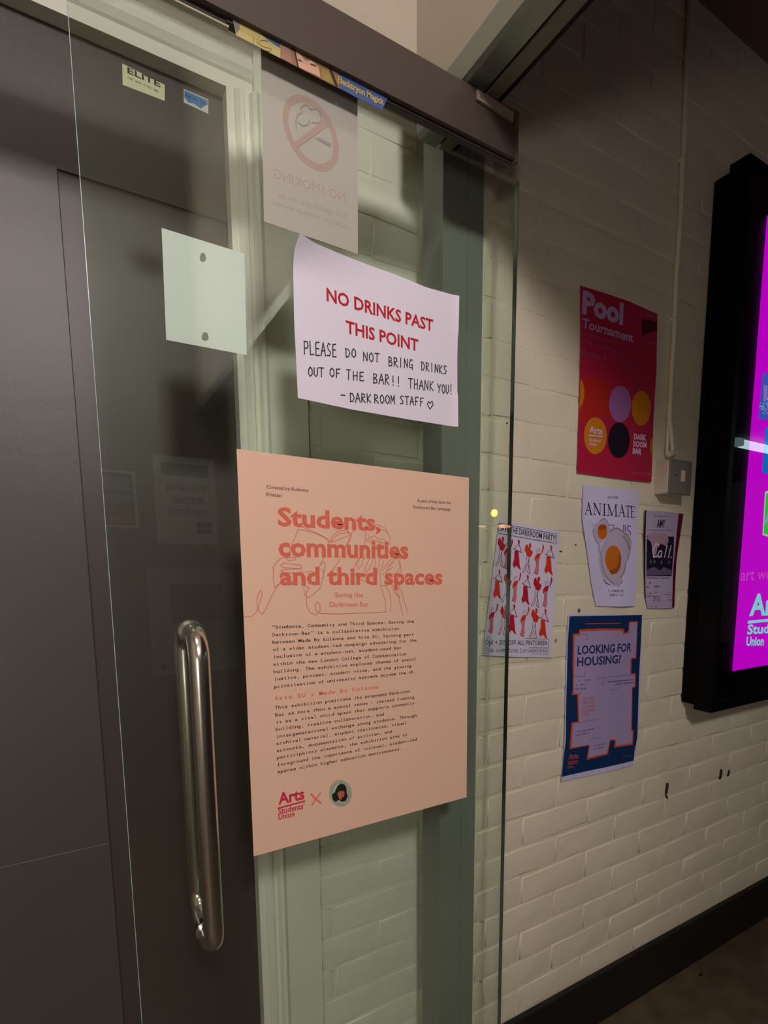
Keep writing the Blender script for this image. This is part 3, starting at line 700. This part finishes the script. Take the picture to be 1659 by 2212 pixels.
p.line(CA, [(600, 540), (645, 514), (676, 548), (690, 600)], .0018); p.line(CA, [(517, 650), (528, 720), (560, 785), (590, 820)], .0012); p.line(CA, [(700, 665), (770, 625), (820, 650), (880, 700), (915, 760), (925, 850), (905, 950), (875, 1010), (860, 1100), (815, 1190)], .0026)
p.line(CA, [(605, 900), (612, 1010), (640, 1120), (690, 1200), (745, 1250)], .0018); p.line(CA, [(850, 720), (895, 790), (910, 860)], .004); p.build('egg_crisp_edge', '8f7468')
p = Print(sh, 5); p.ell(CA, 622, 665, 52, 84); p.build('egg_yolk', 'c8680f', 'orange yolk'); p = Print(sh, 5); p.ell(CA, 738, 968, 84, 146); p.build('egg_yolk', 'c8680f', 'orange yolk')
p = Print(sh, 6); p.crop(CA, [(575, 620), (600, 590), (655, 590), (672, 630), (640, 640), (600, 650)]); p.build('yolk_shade', '9c5016'); p = Print(sh, 6); p.crop(CA, [(800, 900), (820, 960), (815, 1060), (780, 1130), (720, 1145), (690, 1100), (760, 1080), (790, 1010)]); p.build('yolk_shade', '9c5016')

# narrow "Call." poster
sh = Sheet('crimson_edged_poster', 'narrow lilac poster with a dark red right edge and the word Call', Y=WY, m=mat('lilac_paper_dim', 'b3a6c4', .5), disp=lambda x, z: .002 + .0016 * math.sin(30 * x + 9 * z), grid=.02,
  top=[(1391, 1102), (1430, 1105), (1476, 1110)], right=[(1476, 1110), (1463, 1190), (1458, 1250), (1454, 1313)], bottom=[(1399, 1314), (1425, 1314), (1454, 1313)], left=[(1391, 1102), (1389, 1190), (1393, 1290), (1399, 1314)])
p = Print(sh, 1); p.crop(CA, [(1482, 462), (1534, 467), (1500, 700), (1450, 1000), (1422, 1518), (1395, 1518), (1410, 1100), (1450, 750)]); p.build('red_border', '5a0a1e')
p = Print(sh, 1); p.crop(CA, [(1094, 428), (1110, 430), (1104, 700), (1104, 1000), (1106, 1300), (1112, 1430), (1103, 1400), (1090, 1100), (1084, 750)]); p.build('dark_border', '1d0c22')
p = Print(sh, 1); p.crop(CA, [(1118, 712), (1230, 716), (1425, 722), (1420, 860), (1392, 1165), (1116, 1165), (1117, 900)]); p.build('photo_panel', '1b0f2a')
p = Print(sh, 2); p.crop(CA, [(1116, 740), (1140, 690), (1210, 670), (1250, 690), (1290, 680), (1345, 700), (1360, 770), (1330, 830), (1270, 800), (1230, 850), (1215, 930), (1190, 920), (1170, 830), (1160, 780)]); p.build('flower_shape', 'a88a9c')
p = Print(sh, 2); p.crop(CA, [(1120, 1090), (1200, 1060), (1260, 1100), (1300, 1060), (1390, 1100), (1390, 1150), (1118, 1160)]); 
for x, y in ((1160, 1005), (1200, 1003), (1275, 1010), (1362, 1008)): p.ell(CA, x, y, 12, 20, 10)
p.build('crowd_shape', '5f5370')
p = Print(sh, 3)
hand(p, CA, 'C', (1160, 950), (1245, 952), 150, .0042, .15); hand(p, CA, 'a', (1225, 952), (1290, 954), 100, .0036, .15); hand(p, CA, 'l', (1300, 950), (1345, 952), 120, .004, .3); hand(p, CA, 'l', (1345, 952), (1390, 954), 120, .004, .3); hand(p, CA, '.', (1380, 952), (1405, 952), 30, .005)
p.build('script_lettering', 'cfc4d8', 'pale slanted script')
p = Print(sh, 2); p.text(CA, 'AMY', (1222, 618), (1318, 620), 84, .03); p.build('title_lettering', '2a1430')
p = Print(sh, 2)
for a, c, h in [((1180, 500), (1375, 504), 14), ((1120, 655), (1425, 662), 12), ((1125, 1195), (1370, 1198), 18), ((1112, 1250), (1160, 1252), 24), ((1195, 1292), (1258, 1293), 26), ((1205, 1350), (1245, 1350), 12), ((1110, 1295), (1140, 1296), 18),
                ((1112, 1360), (1172, 1362), 12), ((1115, 1395), (1172, 1396), 14), ((1185, 1402), (1265, 1403), 16), ((1188, 1425), (1263, 1426), 14), ((1190, 1448), (1262, 1449), 14), ((1305, 1375), (1395, 1377), 12), ((1345, 1348), (1395, 1349), 12), ((1345, 1408), (1392, 1409), 12), ((1345, 1435), (1392, 1436), 12), ((1145, 1512), (1235, 1513), 14)]:
    p.greek(CA, a, c, h)
p.build('small_lettering', '4a3a5c')

# darkroom party poster
sh = Sheet('darkroom_party_poster', 'white DARKROOM PARTY poster with red dancing figures, half behind the glass edge', Y=WY, m=mat('party_paper', 'd0cadf', .5), disp=lambda x, z: .0012 + .0010 * math.sin(28 * x + 8 * z), grid=.02,
  top=[(1078, 1124), (1140, 1134), (1208, 1147)], right=[(1208, 1147), (1200, 1250), (1190, 1420)], bottom=[(1041, 1415), (1110, 1419), (1190, 1420)], left=[(1078, 1124), (1065, 1220), (1041, 1415)])
CD = Crop(1020, 1100, 6.505, WY)
p = Print(sh, 2)
p.text(CD, 'SAVE THE DARKROOM PARTY!', (378, 303), (1163, 452), 88, .01)
p.text(CD, 'DJs! + 20% OFF ALL PINTS/BEER', (182, 1900), (1052, 1912), 68, .006)
p.text(CD, '7/5/26  6:30PM-CLOSE', (175, 2003), (634, 2012), 48, .0); p.text(CD, 'LCC DARKROOM BAR', (690, 2012), (1052, 2014), 46, .0)
for l in [[(372, 195), (1178, 352), (1172, 480), (362, 338), (372, 195)], [(172, 1798), (1068, 1826), (1062, 2036), (156, 2028), (172, 1798)], [(165, 1935), (1064, 1948)], [(668, 1946), (664, 2030)]]: p.line(CD, l, .0009)
p.build('notice_lettering', '231a2e', 'black capitals in ruled boxes')
cols = {'r': 'b0122e', 'o': 'c5331c', 'p': 'c76f7e'}
def dancer(kind, x, y, c):
    """x, y = top of the head"""
    PR = {k: Print(sh, 3) for k in cols}; PO = Print(sh, 4)
    def P(L): return [(x + a, y + b) for a, b in L]
    if kind == 'A':      # hands to head, outlined flares
        PR[c].crop(CD, P([(-55, 10), (-35, 0), (-20, 40), (20, 85), (45, 110), (25, 165), (0, 190), (-40, 165), (-55, 110), (-70, 95), (-68, 50)]))
        PR[c].crop(CD, P([(-15, 5), (5, -20), (22, 5), (18, 50), (0, 70), (-12, 40)]))
        PO.line(CD, P([(-45, 175), (-55, 290), (-100, 380), (-95, 400), (-60, 360), (-10, 200)]), .0012); PO.line(CD, P([(-10, 190), (-15, 320), (-35, 390), (5, 420), (-5, 330), (-15, 290)]), .0012)
    elif kind == 'B':    # raised arm, pink flares
        PR[c].crop(CD, P([(30, -60), (42, -10), (20, 60), (-10, 90), (-25, 150), (-70, 150), (-75, 190), (-90, 160), (-80, 110), (-50, 75), (0, 70), (15, 20), (20, -30)]))
        PR['p'].crop(CD, P([(-65, 155), (-25, 150), (-30, 240), (-30, 330), (-45, 370), (-95, 345), (-70, 270)]))
        PO.line(CD, P([(-55, 70), (-60, 30), (-45, 5), (-25, 15), (-25, 55)]), .0008); PO.line(CD, P([(-65, 155), (-70, 270), (-95, 345), (-45, 372)]), .001)
    else:                # triangle arms, long skirt
        PR[c].crop(CD, P([(-8, 15), (5, 0), (22, 20), (20, 60), (8, 75), (-2, 45)]))
        PR[c].crop(CD, P([(-55, 155), (0, 165), (10, 260), (18, 370), (35, 430), (0, 405), (-25, 370), (-40, 370), (-60, 405), (-85, 350), (-62, 280)]))
        PO.line(CD, P([(0, 62), (-60, 125), (-75, 130)]), .0012); PO.line(CD, P([(-60, 130), (0, 165), (45, 185), (35, 145), (5, 60)]), .0014)
    o = PR[c].build('dancing_figure', cols[c])
    if PR['p'].f: PR['p'].build('figure_trousers', cols['p'], parent=o)
    PO.build('figure_outline', '8a1530', parent=o)
for k, x, y, c in [('A', 418, 400, 'r'), ('B', 528, 470, 'r'), ('C', 645, 425, 'r'), ('A', 806, 490, 'o'), ('B', 962, 548, 'o'), ('C', 1092, 505, 'o'),
                   ('C', 366, 842, 'o'), ('A', 505, 905, 'o'), ('B', 645, 935, 'o'), ('C', 770, 920, 'r'), ('A', 928, 960, 'r'), ('B', 1078, 1005, 'r'),
                   ('B', 315, 1370, 'r'), ('A', 455, 1360, 'r'), ('C', 575, 1330, 'r'), ('B', 760, 1415, 'o'), ('A', 895, 1405, 'o'), ('C', 1018, 1395, 'o')]:
    dancer(k, x, y, c)

# housing poster
sh = Sheet('housing_poster', 'navy LOOKING FOR HOUSING poster with orange-edged lilac shapes, lowest on the wall', Y=WY, m=mat('lilac_border_paper', 'c9c2e6', .5), disp=lambda x, z: .0014 + .0012 * math.sin(22 * x - 12 * z), grid=.02,
  top=[(1227, 1327), (1300, 1327), (1387, 1328)], right=[(1387, 1328), (1384, 1450), (1376, 1600), (1367, 1640), (1366, 1652)], bottom=[(1211, 1688), (1290, 1672), (1366, 1652)], left=[(1227, 1327), (1222, 1450), (1218, 1600), (1211, 1688)])
CH = Crop(1180, 1310, 5.671, WY)
p = Print(sh, 1)
p.crop(CH, [(283, 120), (700, 112), (1170, 105), (1160, 400), (1140, 750), (1120, 1180), (1105, 1600), (1070, 1780), (1060, 1885), (700, 1975), (183, 2083), (200, 1860), (228, 1650), (235, 1250), (250, 850), (262, 450)])
p.build('navy_field', '052c5a', 'navy field')
OUT = [(325, 335), (398, 330), (400, 282), (655, 268), (945, 270), (947, 322), (998, 300), (1005, 185), (1115, 180), (1108, 400), (1100, 640), (1045, 640), (1040, 820), (1093, 820), (1088, 985), (1052, 1000), (1040, 1500), (1060, 1525), (1052, 1690), (825, 1728), (835, 1640), (785, 1640), (750, 1812), (490, 1878), (518, 1700), (275, 1745), (298, 1420), (378, 1405), (370, 1080), (303, 1080), (318, 1025), (318, 700)]
p = Print(sh, 2); p.crop(CH, OUT); p.build('orange_edge', 'c9502c')
IN_ = [(345, 358), (412, 352), (415, 308), (655, 295), (925, 295), (932, 345), (1008, 325), (1015, 198), (1108, 196), (1100, 400), (1088, 622), (1028, 640), (1024, 832), (1080, 842), (1075, 975), (1046, 985), (1028, 1510), (1046, 1540), (1036, 1672), (845, 1702), (850, 1626), (775, 1626), (735, 1798), (510, 1848), (528, 1690), (298, 1722), (318, 1436), (392, 1418), (388, 1065), (328, 1058), (336, 700)]
p = Print(sh, 3); p.crop(CH, IN_); p.build('lilac_shape', 'a594bd')
p = Print(sh, 4); p.text(CH, 'LOOKING FOR', (378, 585), (1036, 545), 102, .026); p.text(CH, 'HOUSING?', (368, 730), (905, 690), 102, .026); p.build('title_lettering', '173065', 'navy title')
p = Print(sh, 4)
for l in [[(420, 340), (490, 340), (488, 400)], [(330, 858), (462, 850), (462, 800)], [(615, 845), (620, 878), (1040, 835)], [(680, 880), (680, 950)], [(660, 935), (680, 955), (700, 935)], [(390, 1062), (880, 1015)], [(385, 1418), (645, 1378)], [(540, 1618), (670, 1600)], [(740, 1590), (775, 1578)]]: p.line(CH, l, .0010)
for a, c, h in [((345, 925), (535, 912), 26), ((345, 975), (470, 966), 26), ((345, 1024), (468, 1014), 26), ((745, 935), (1060, 905), 20), ((840, 965), (1060, 938), 20), ((345, 1545), (640, 1498), 22), ((345, 1590), (515, 1555), 22), ((570, 1715), (720, 1690), 18), ((570, 1755), (700, 1730), 18)]: p.greek(CH, a, c, h)
p.build('small_lettering', '4c4478')
p = Print(sh, 4)
for t, a, c in [('JOIN THE', (430, 1150), (578, 1132)), ('ARTS SU', (430, 1200), (572, 1184)), ('HOUSING', (430, 1250), (580, 1232)), ('FACEBOOK', (430, 1300), (596, 1276)), ('PAGE', (430, 1345), (515, 1332))]: p.text(CH, t, a, c, 34, .015)
p.build('orange_lettering', 'b0605c')
p = Print(sh, 4); p.line(CH, [(480, 212), (890, 205)], .0022); p.line(CH, [(920, 1838), (1025, 1822)], .001); p.text(CH, 'Arts', (262, 1868), (385, 1855), 62, .03); p.line(CH, [(258, 1900), (383, 1888)], .002); p.text(CH, 'Students’', (255, 1938), (380, 1920), 32, .02); p.text(CH, 'Union', (248, 1985), (325, 1970), 32, .02); p.build('union_logo', 'b2463a')

# ================================================================== wall furniture
# switch on its surface box, with the conduit down from the ceiling
xl = at(1414, 1030, WALL_Y).x; yf = at_x(1447, 1030, xl).y
xr = at(1494, 1030, yf).x; zt_ = at(1447, 990, yf).z; zb_ = at(1447, 1065, yf).z
sw = empty('light_switch', ((xl + xr) / 2, WALL_Y, zt_ / 2 + zb_ / 2), 'grey metal switch plate on a white surface box beside the big display', 'switch')
MB().box((xl, yf + .004, zb_), (xr, WALL_Y + .003, zt_)).build('back_box', mat('switch_box_white', 'cfc2b4', .4), sw, bevel=.004)
MB().box((xl - .0005, yf, zb_ - .001), (xr + .001, yf + .0045, zt_ + .001)).build('face_plate', mat('brushed_plate', '8f877e', .45, .5), sw, bevel=.002)
xm = at(1474.5, 1030, yf).x; zm = at(1474.5, 1029, yf).z
MB().box((xm - .007, yf - .004, zm - .0145), (xm + .007, yf + .002, zm + .0145)).build('rocker', mat('switch_rocker', 'cdbfa8', .3), sw, bevel=.0015)
xq = at(1461, 1026, yf).x
MB().cyl((xq, yf, zm + .001), (0, -1, 0), .003, .0006, 10).build('neon_window', mat('switch_neon', '3a332e', .3), sw)
cy = WALL_Y - .007
cp = [at(x, y, cy) for x, y in [(1497, -120), (1490, 20), (1484, 120), (1477, 330), (1474, 360), (1471, 460), (1461, 600), (1456, 730), (1451, 800), (1446, 905)]]
cn = empty('cable_conduit', cp[-1], 'cream painted cable running down the wall from the ceiling to the grey switch', 'cable')
MB().tube([Vector((c.x, cy, c.z)) for c in cp], .0068, 12).build('conduit', M_WALL, cn)
MB().tube([at(x, y, cy) for x, y in [(1446, 898), (1443, 925), (1442, 955), (1440, 978)]], .0045, 10).build('branch_cable', M_WALL, cn)
MB().tube([at(x, y, cy - .004) for x, y in [(1446, 900), (1450, 935), (1452, 968), (1450, 984)]], .006, 10).build('branch_cable', M_WALL, cn)
for x, y in ((1476, 345), (1458, 690)): MB().box(*(lambda c: ((c.x - .009, cy - .008, c.z - .004), (c.x + .009, WALL_Y + .003, c.z + .004)))(at(x, y, cy))).build('clip', M_WALL, cn, bevel=.002)
g = at(1445, 981, cy)
bm_ = bmesh.new(); bmesh.ops.create_uvsphere(bm_, u_segments=16, v_segments=10, radius=1)
for v in bm_.verts: v.co = Vector((g.x + v.co.x * .020, cy - .004 + v.co.y * .010, g.z + v.co.z * .0085 + .002 * math.sin(v.co.x * 5)))
me = bpy.data.meshes.new('gland'); bm_.to_mesh(me); bm_.free(); link_mesh('gland', me, M_WALL, cn, smooth=True)

# marks on the wall: chips, old plugs and filler
def chip(poly, c, nm, dep=.0006):
    P = [at(1080 + x / 4.1475, 1650 + y / 4.1475, WALL_Y - .0022) for x, y in poly]
    me = MB().prism_y([(q.x, q.z) for q in P], P[0].y - dep, P[0].y + .003).build(nm, mat('chip_' + c, c, .9), wb)
chip([(1492, 175), (1510, 172), (1508, 215), (1500, 262), (1488, 280), (1480, 265), (1486, 220)], '33291e', 'wall_chip')
chip([(1488, 278), (1498, 285), (1508, 312), (1500, 315), (1490, 295)], '33291e', 'wall_chip')
for x, y, r in ((1124, 1695, .0042), (1113, 1764, .0038)):
    c = at(x, y, WALL_Y - .002); MB().cyl((c.x, WALL_Y + .001, c.z), (0, -1, 0), r, .005, 14, r * .8).build('painted_screw', M_WALL, wb)
def vchip(x, y, w_, h_, c='2e241c'):
    a, d = at(x - w_ / 2, y - h_ / 2, WALL_Y - .0022), at(x + w_ / 2, y + h_ / 2, WALL_Y - .0022)
    m_ = (a + d) / 2; hx_, hz_ = (d.x - a.x) / 2, (a.z - d.z) / 2
    MB().prism_y([(m_.x + hx_ * math.cos(t) * (1 + .2 * math.sin(3 * t)), m_.z + hz_ * math.sin(t)) for t in [k * math.pi / 5 for k in range(10)]], m_.y - .0006, m_.y + .003).build('wall_chip', mat('chip_' + c, c, .9), wb)
for a in ((1557, 1672, 4, 22), (1574, 1670, 3, 14), (1201, 1384, 5, 9, 'a0967c'), (1251, 1319, 5, 9, '6f664e'), (1212, 1191, 5, 3, '3a3020'), (1244, 1177, 2, 4, '5a4f3a'), (1096, 914, 2, 4)): vchip(*a)
c = at(1514, 2105, 0)
d = Vector((at(1514, 2105, 1) - CAM)); k = (FLOOR_Z + .002) / d.z; fp = CAM + d * k
tag(MB().prism_z([(fp.x - .012, fp.y), (fp.x - .002, fp.y - .006), (fp.x + .012, fp.y + .001), (fp.x + .002, fp.y + .006)], FLOOR_Z, FLOOR_Z + .004).build('floor_crumb', mat('crumb', '14100c', .9)), 'tiny dark crumb lying on the floor near the skirting', 'debris')

# ---- display in its black housing
TX = 1.436
yfr = at_x(1535, 1541, TX).y; yst = at_x(1501, 1520, TX).y
zt1 = at_x(1617, 325, TX).z; zb1 = at_x(1535, 1541, TX).z
zt0 = at(1547, 396, WALL_Y).z; zb0 = at(1478, 1514, WALL_Y).z
zt1 = at(1617, 325, yfr).z
tv = empty('digital_display', (1.85, WALL_Y, (zt1 + zb1) / 2), 'tall black wall-mounted digital display with a magenta screen at the right edge', 'display')
TR = TX + .78
MB().prism_z([(TX, yst), (TR, yst), (TR, WALL_Y - .001), (TX, WALL_Y - .001)], zb0, zt0).build('mounting_box', M_BLACK, tv, bevel=.006)
cas = MB()
sl = at(1583, 1450, yfr).x; sb = at(1583, 1450, yfr).z; st = at(1659, 465, yfr).z
bz = [(TX, zb1), (TR, zb1), (TR, zt1), (TX, zt1)]
gi = TX + .055
cas.box((TX, yfr, zb1), (TX + .022, yst + .004, zt1)); cas.box((TR - .022, yfr, zb1), (TR, yst + .004, zt1))
cas.box((TX + .022, yfr, zb1), (TR - .022, yst + .004, zb1 + .03)); cas.box((TX + .022, yfr, zt1 - .03), (TR - .022, yst + .004, zt1)); cas.box((TX + .02, yst - .004, zb1 + .02), (TR - .02, yst + .003, zt1 - .02))
cas.build('casing', mat('black_casing_satin', '030304', .4, spec=.12), tv, bevel=.0015)
gy = yfr + .006
MB().box((TX + .022, gy + .002, zb1 + .03), (TR - .022, gy + .006, zt1 - .03)).build('inner_bezel', mat('black_bezel', '010102', .3, spec=.1), tv)
sx = at(1583, 1450, gy).x; sbz = at(1583, 1450, gy).z; stz = at(1659, 465, gy).z
scr = Sheet.__new__(Sheet); scr.Y = gy; scr.disp = lambda x, z: 0.; scr.grid = None; scr.root = tv
def glow(c, k=1.): return mat('screen_' + c, '000000', .4, emit=c, es=TV_GAIN * k, spec=0)
MB().box((sx, gy + .0012, sbz), (2 * (TX + TR) / 2 - sx, gy + .0019, stz)).build('screen', glow('e600f0', 1.), tv)
CT = Crop(1460, 900, 3.3518, gy + .001)
scr.Y = gy + .001
p = Print(scr, 1); p.text(CT, 'Arts', (530, 1438), (800, 1428), 150, .03); p.line(CT, [(525, 1488), (900, 1452)], .0085); p.text(CT, 'Students’', (515, 1575), (830, 1555), 66, .03); p.text(CT, 'Union', (508, 1658), (634, 1655), 62, .03)
p.build('logo_lettering', glow('8fe8ee', 1.2), 'pale cyan union wordmark')
p = Print(scr, 1); p.text(CT, 'art wo', (468, 1188), (690, 1175), 86, .0); p.build('faint_lettering', glow('ee58dc', 1.))
C4 = Crop(1540, 760, 3.16, gy + .001)
p = Print(scr, 1); p.crop(C4, [(338, 142), (420, 160), (420, 480), (312, 455)]); p.build('violet_tile', glow('4f62d8'))
p = Print(scr, 2); p.crop(C4, [(345, 225), (372, 230), (372, 320), (345, 330)]); p.build('pale_tile', glow('9a86e0'))
for nm, c, sd in (('dotted_shape', 'f4a0d8', 1), ('dotted_shape', '28b8d8', 2)):
    p = Print(scr, 2 + sd); rnd = random.Random(sd)
    for k in range(46):
        a = rnd.uniform(0, 6.28); r = math.sqrt(rnd.random()); p.ell(C4, 385 + 68 * r * math.cos(a), 375 + 62 * r * math.sin(a), 5, 5.5, 6)
    p.build(nm, glow(c))
p = Print(scr, 1); p.crop(C4, [(358, 518), (430, 505), (430, 845), (335, 825)]); p.build('blue_tile', glow('1480e0'))
p = Print(scr, 1); p.crop(C4, [(355, 955), (430, 930), (430, 1280), (338, 1250)]); p.build('tile_border', glow('c8f0d0'))
p = Print(scr, 2); p.crop(C4, [(362, 968), (430, 945), (430, 1265), (345, 1240)]); p.build('green_tile', glow('48d848'))
p = Print(scr, 3); p.crop(C4, [(350, 1170), (380, 1080), (400, 1060), (400, 1190), (380, 1150), (362, 1175)]); p.build('tile_lettering', glow('90c8d8'))
# front glass of the display
gm = bpy.data.materials.new('display_glass'); gm.use_nodes = True; nt = gm.node_tree; nt.nodes.clear()
out = nt.nodes.new('ShaderNodeOutputMaterial'); mix = nt.nodes.new('ShaderNodeMixShader'); t1 = nt.nodes.new('ShaderNodeBsdfTransparent'); g1 = nt.nodes.new('ShaderNodeBsdfGlossy'); f1 = nt.nodes.new('ShaderNodeFresnel')
g1.inputs['Roughness'].default_value = .01; f1.inputs[0].default_value = 1.45
nt.links.new(f1.outputs[0], mix.inputs[0]); nt.links.new(t1.outputs[0], mix.inputs[1]); nt.links.new(g1.outputs[0], mix.inputs[2]); nt.links.new(mix.outputs[0], out.inputs[0])
MB().add([(TX + .022, yfr + .002, zb1 + .03), (TR - .022, yfr + .002, zb1 + .03), (TR - .022, yfr + .002, zt1 - .03), (TX + .022, yfr + .002, zt1 - .03)], [(0, 1, 2, 3)]).build('front_glass', gm, tv)

# ================================================================== what the glass mirrors: sheets on the wall behind the camera
def mir(x, y):          # photo pixel of a reflection -> point on the opposite wall
    p_ = at(x, y, -OPP_Y); return (p_.x, p_.z)
def back_sheet(name, label, q, m, cat='notice'):
    P = [mir(*c) for c in q]; x0 = min(c[0] for c in P); x1 = max(c[0] for c in P); z0 = min(c[1] for c in P); z1 = max(c[1] for c in P)
    r = empty(name, ((x0 + x1) / 2, OPP_Y + .001, (z0 + z1) / 2), label, cat)
    MB().box((x0, OPP_Y + .0005, z0), (x1, OPP_Y + .0015, z1)).build('paper', m, r)
    return r, x0, x1, z0, z1
class Back:
    """print on the opposite wall: u runs right to left as seen from the room's other side"""
    def __init__(s, r, x0, x1, z0, z1): s.r, s.b = r, (x0, x1, z0, z1)
    def rect(s, nm, u0, v0, u1, v1, c, l=1):
        x0, x1, z0, z1 = s.b; f = lambda u: x0 + (x1 - x0) * u; g_ = lambda v: z1 - (z1 - z0) * v
        MB().box((f(u0), OPP_Y + .0015, g_(v1)), (f(u1), OPP_Y + .0015 + .0004 * l, g_(v0))).build(nm, ink(c), s.r)
    def text(s, t, u0, u1, v, h, c, bold=.02):
        x0, x1, z0, z1 = s.b; vs, fs, wd = glyphs(t, bold, False); H = (z1 - z0) * h
        xa, xb = x0 + (x1 - x0) * u1, x0 + (x1 - x0) * u0     # starts at the larger x: the wall is read from inside the room
        V = [(xa + (xb - xa) * x / wd, OPP_Y + .0026, z1 - (z1 - z0) * v + H * z) for x, z in vs]
        me = bpy.data.meshes.new('lettering'); me.from_pydata(V, [], fs); link_mesh('lettering', me, ink(c), s.r)
mw = mat('back_wall_paper', 'f0ede6', .6)
B = Back(*back_sheet('bar_rules_notice', 'white notice with black bar and union mark, mirrored in the door glass', [(330, 983), (461, 993), (473, 1175), (341, 1174)], mw))
B.rect('black_bar', .12, .08, .88, .22, '26241f'); B.text('NO ALCOHOL', .16, .88, .38, .075, '3a3833'); B.text('BEYOND', .24, .78, .53, .075, '3a3833'); B.text('THIS POINT', .18, .84, .67, .075, '3a3833')
B.rect('union_mark', .64, .73, .90, .80, '26241f'); B.rect('union_mark', .64, .815, .90, .87, '26241f')
B = Back(*back_sheet('price_card', 'white edged card with dark rows and a red panel, mirrored at the glass door edge', [(205, 1012), (292, 1020), (296, 1140), (212, 1136)], mw))
B.rect('dark_field', .06, .04, .92, .62, '2c2b28'); B.rect('pale_row', .06, .12, .86, .34, 'a8a8a4', 2); B.rect('pale_row', .06, .42, .86, .58, 'a8a8a4', 2); B.rect('red_panel', .06, .62, .92, .96, 'a83a2c'); B.rect('red_label', .2, .80, .86, .92, 'd08a76', 2)
B = Back(*back_sheet('large_grey_sheet', 'large pale sheet with a dull brown picture, mirrored behind the pull handle', [(316, 1231), (503, 1231), (512, 1443), (332, 1461)], mat('grey_sheet', 'c9c8c4', .6)))
B.rect('picture_panel', .25, .14, .86, .50, '857570'); B.rect('dark_dot', .10, .90, .16, .94, '3a3a36')

# ================================================================== lamps
def lamp(name, label, x0, x1, y0, y1, z, power, c, group=None):
    r = empty(name, ((x0 + x1) / 2, (y0 + y1) / 2, z), label, 'lamp', group)
    MB().box((x0 - .02, y0 - .02, z + .012), (x1 + .02, y1 + .02, z + .06)).build('lamp_body', mat('lamp_body', 'c8c4ba', .5), r, bevel=.004)
    MB().box((x0, y0, z), (x1, y1, z + .0115)).build('diffuser', mat('diffuser_' + name, 'ffffff', .5, emit=c, es=power), r)
lamp('ceiling_batten', 'white ceiling batten lamp above the glass door, lighting the posters', -.52, -.18, -1.36, -1.20, CEIL_HI - .062, LAMP_MAIN, 'fff5ec')
wl = empty('wall_fill_lamp', (-.15, OPP_Y, 1.28), 'unseen square fill lamp high on the wall behind the camera', 'lamp')  # added as frontal fill, placed to suit the header and bulkhead shadows
MB().box((-.32, OPP_Y + .001, 1.11), (.02, OPP_Y + .05, 1.45)).build('lamp_body', mat('lamp_body'), wl, bevel=.004)
MB().box((-.30, OPP_Y + .05, 1.13), (0, OPP_Y + .062, 1.43)).build('diffuser', mat('diffuser_wall_fill', 'ffffff', .5, emit='fff3f0', es=FILL_WALL), wl)
wl = empty('wall_fill_lamp', (-1.2, OPP_Y, -.3), 'unseen low fill lamp added on the wall behind the camera, further left', 'lamp')  # made-up low lamp, added to brighten the lower posters and wall
MB().box((-1.42, OPP_Y + .001, -.52), (-.98, OPP_Y + .05, -.08)).build('lamp_body', mat('lamp_body'), wl, bevel=.004)
MB().box((-1.40, OPP_Y + .05, -.50), (-1.0, OPP_Y + .062, -.10)).build('diffuser', mat('diffuser_low_fill', 'ffffff', .5, emit='fff3f0', es=FILL_LOW), wl)
# bar lights far to the right: seen only as glints in the glass
def glint(x, y, Y2):
    p_ = at(x, y, -Y2); return Vector((p_.x, Y2, p_.z))
for nm, lb, px_, c, e, r, Y2 in [('bar_lantern', 'small yellow lantern mirrored near the right edge of the glass', (1069, 1108), 'e8e860', 14, .032, -3.4), ('wall_light', 'small orange light mirrored over the party poster corner', (1091, 1137), 'ffb070', 9, .03, -3.4), ('side_light', 'faint small orange light mirrored left of the party poster', (1043, 1137), 'ffb890', 5, .018, -3.4)]:
    g0 = glint(*px_, Y2); r_ = empty(nm, g0, lb, 'lamp')
    b2 = bmesh.new(); bmesh.ops.create_uvsphere(b2, u_segments=16, v_segments=10, radius=1)
    sx_ = r * (2.6 if nm != 'bar_lantern' else .9); sz_ = r * (.55 if nm != 'bar_lantern' else 1.1)
    for v in b2.verts: v.co = Vector((v.co.x * sx_, v.co.y * r, v.co.z * sz_)) + g0
    me = bpy.data.meshes.new('globe'); b2.to_mesh(me); b2.free(); link_mesh('globe', me, mat('globe_' + nm, c, .5, emit=c, es=e), r_, smooth=True)
    MB().tube([g0 + Vector((0, 0, sz_)), Vector((g0.x, g0.y, CEIL_Z))], .004, 8).build('lamp_cord', M_BLACK, r_)

Yb = -2.6; A_, B_ = at(1600, 958, 2 * yfr - Yb), at(1700, 946, 2 * yfr - Yb)
tb = empty('bar_tube_lamp', (A_.x, Yb, A_.z), 'cool white tube lamp mirrored as a pale streak across the magenta display', 'lamp')
MB().box((A_.x, Yb - .03, A_.z - .035), (A_.x + 2.2, Yb + .03, A_.z + .035)).build('tube', mat('tube_glow', 'ffffff', .5, emit='c4f0f4', es=9), tb)
MB().box((A_.x - .12, Yb - .04, A_.z - .03), (A_.x, Yb + .04, A_.z + .05)).build('end_fitting', mat('tube_end', 'ffffff', .5, emit='9db8c4', es=2.5), tb)
MB().box((A_.x - .12, Yb - .04, A_.z + .036), (A_.x + 2.2, Yb + .04, A_.z + .07)).build('lamp_body', mat('lamp_body'), tb)
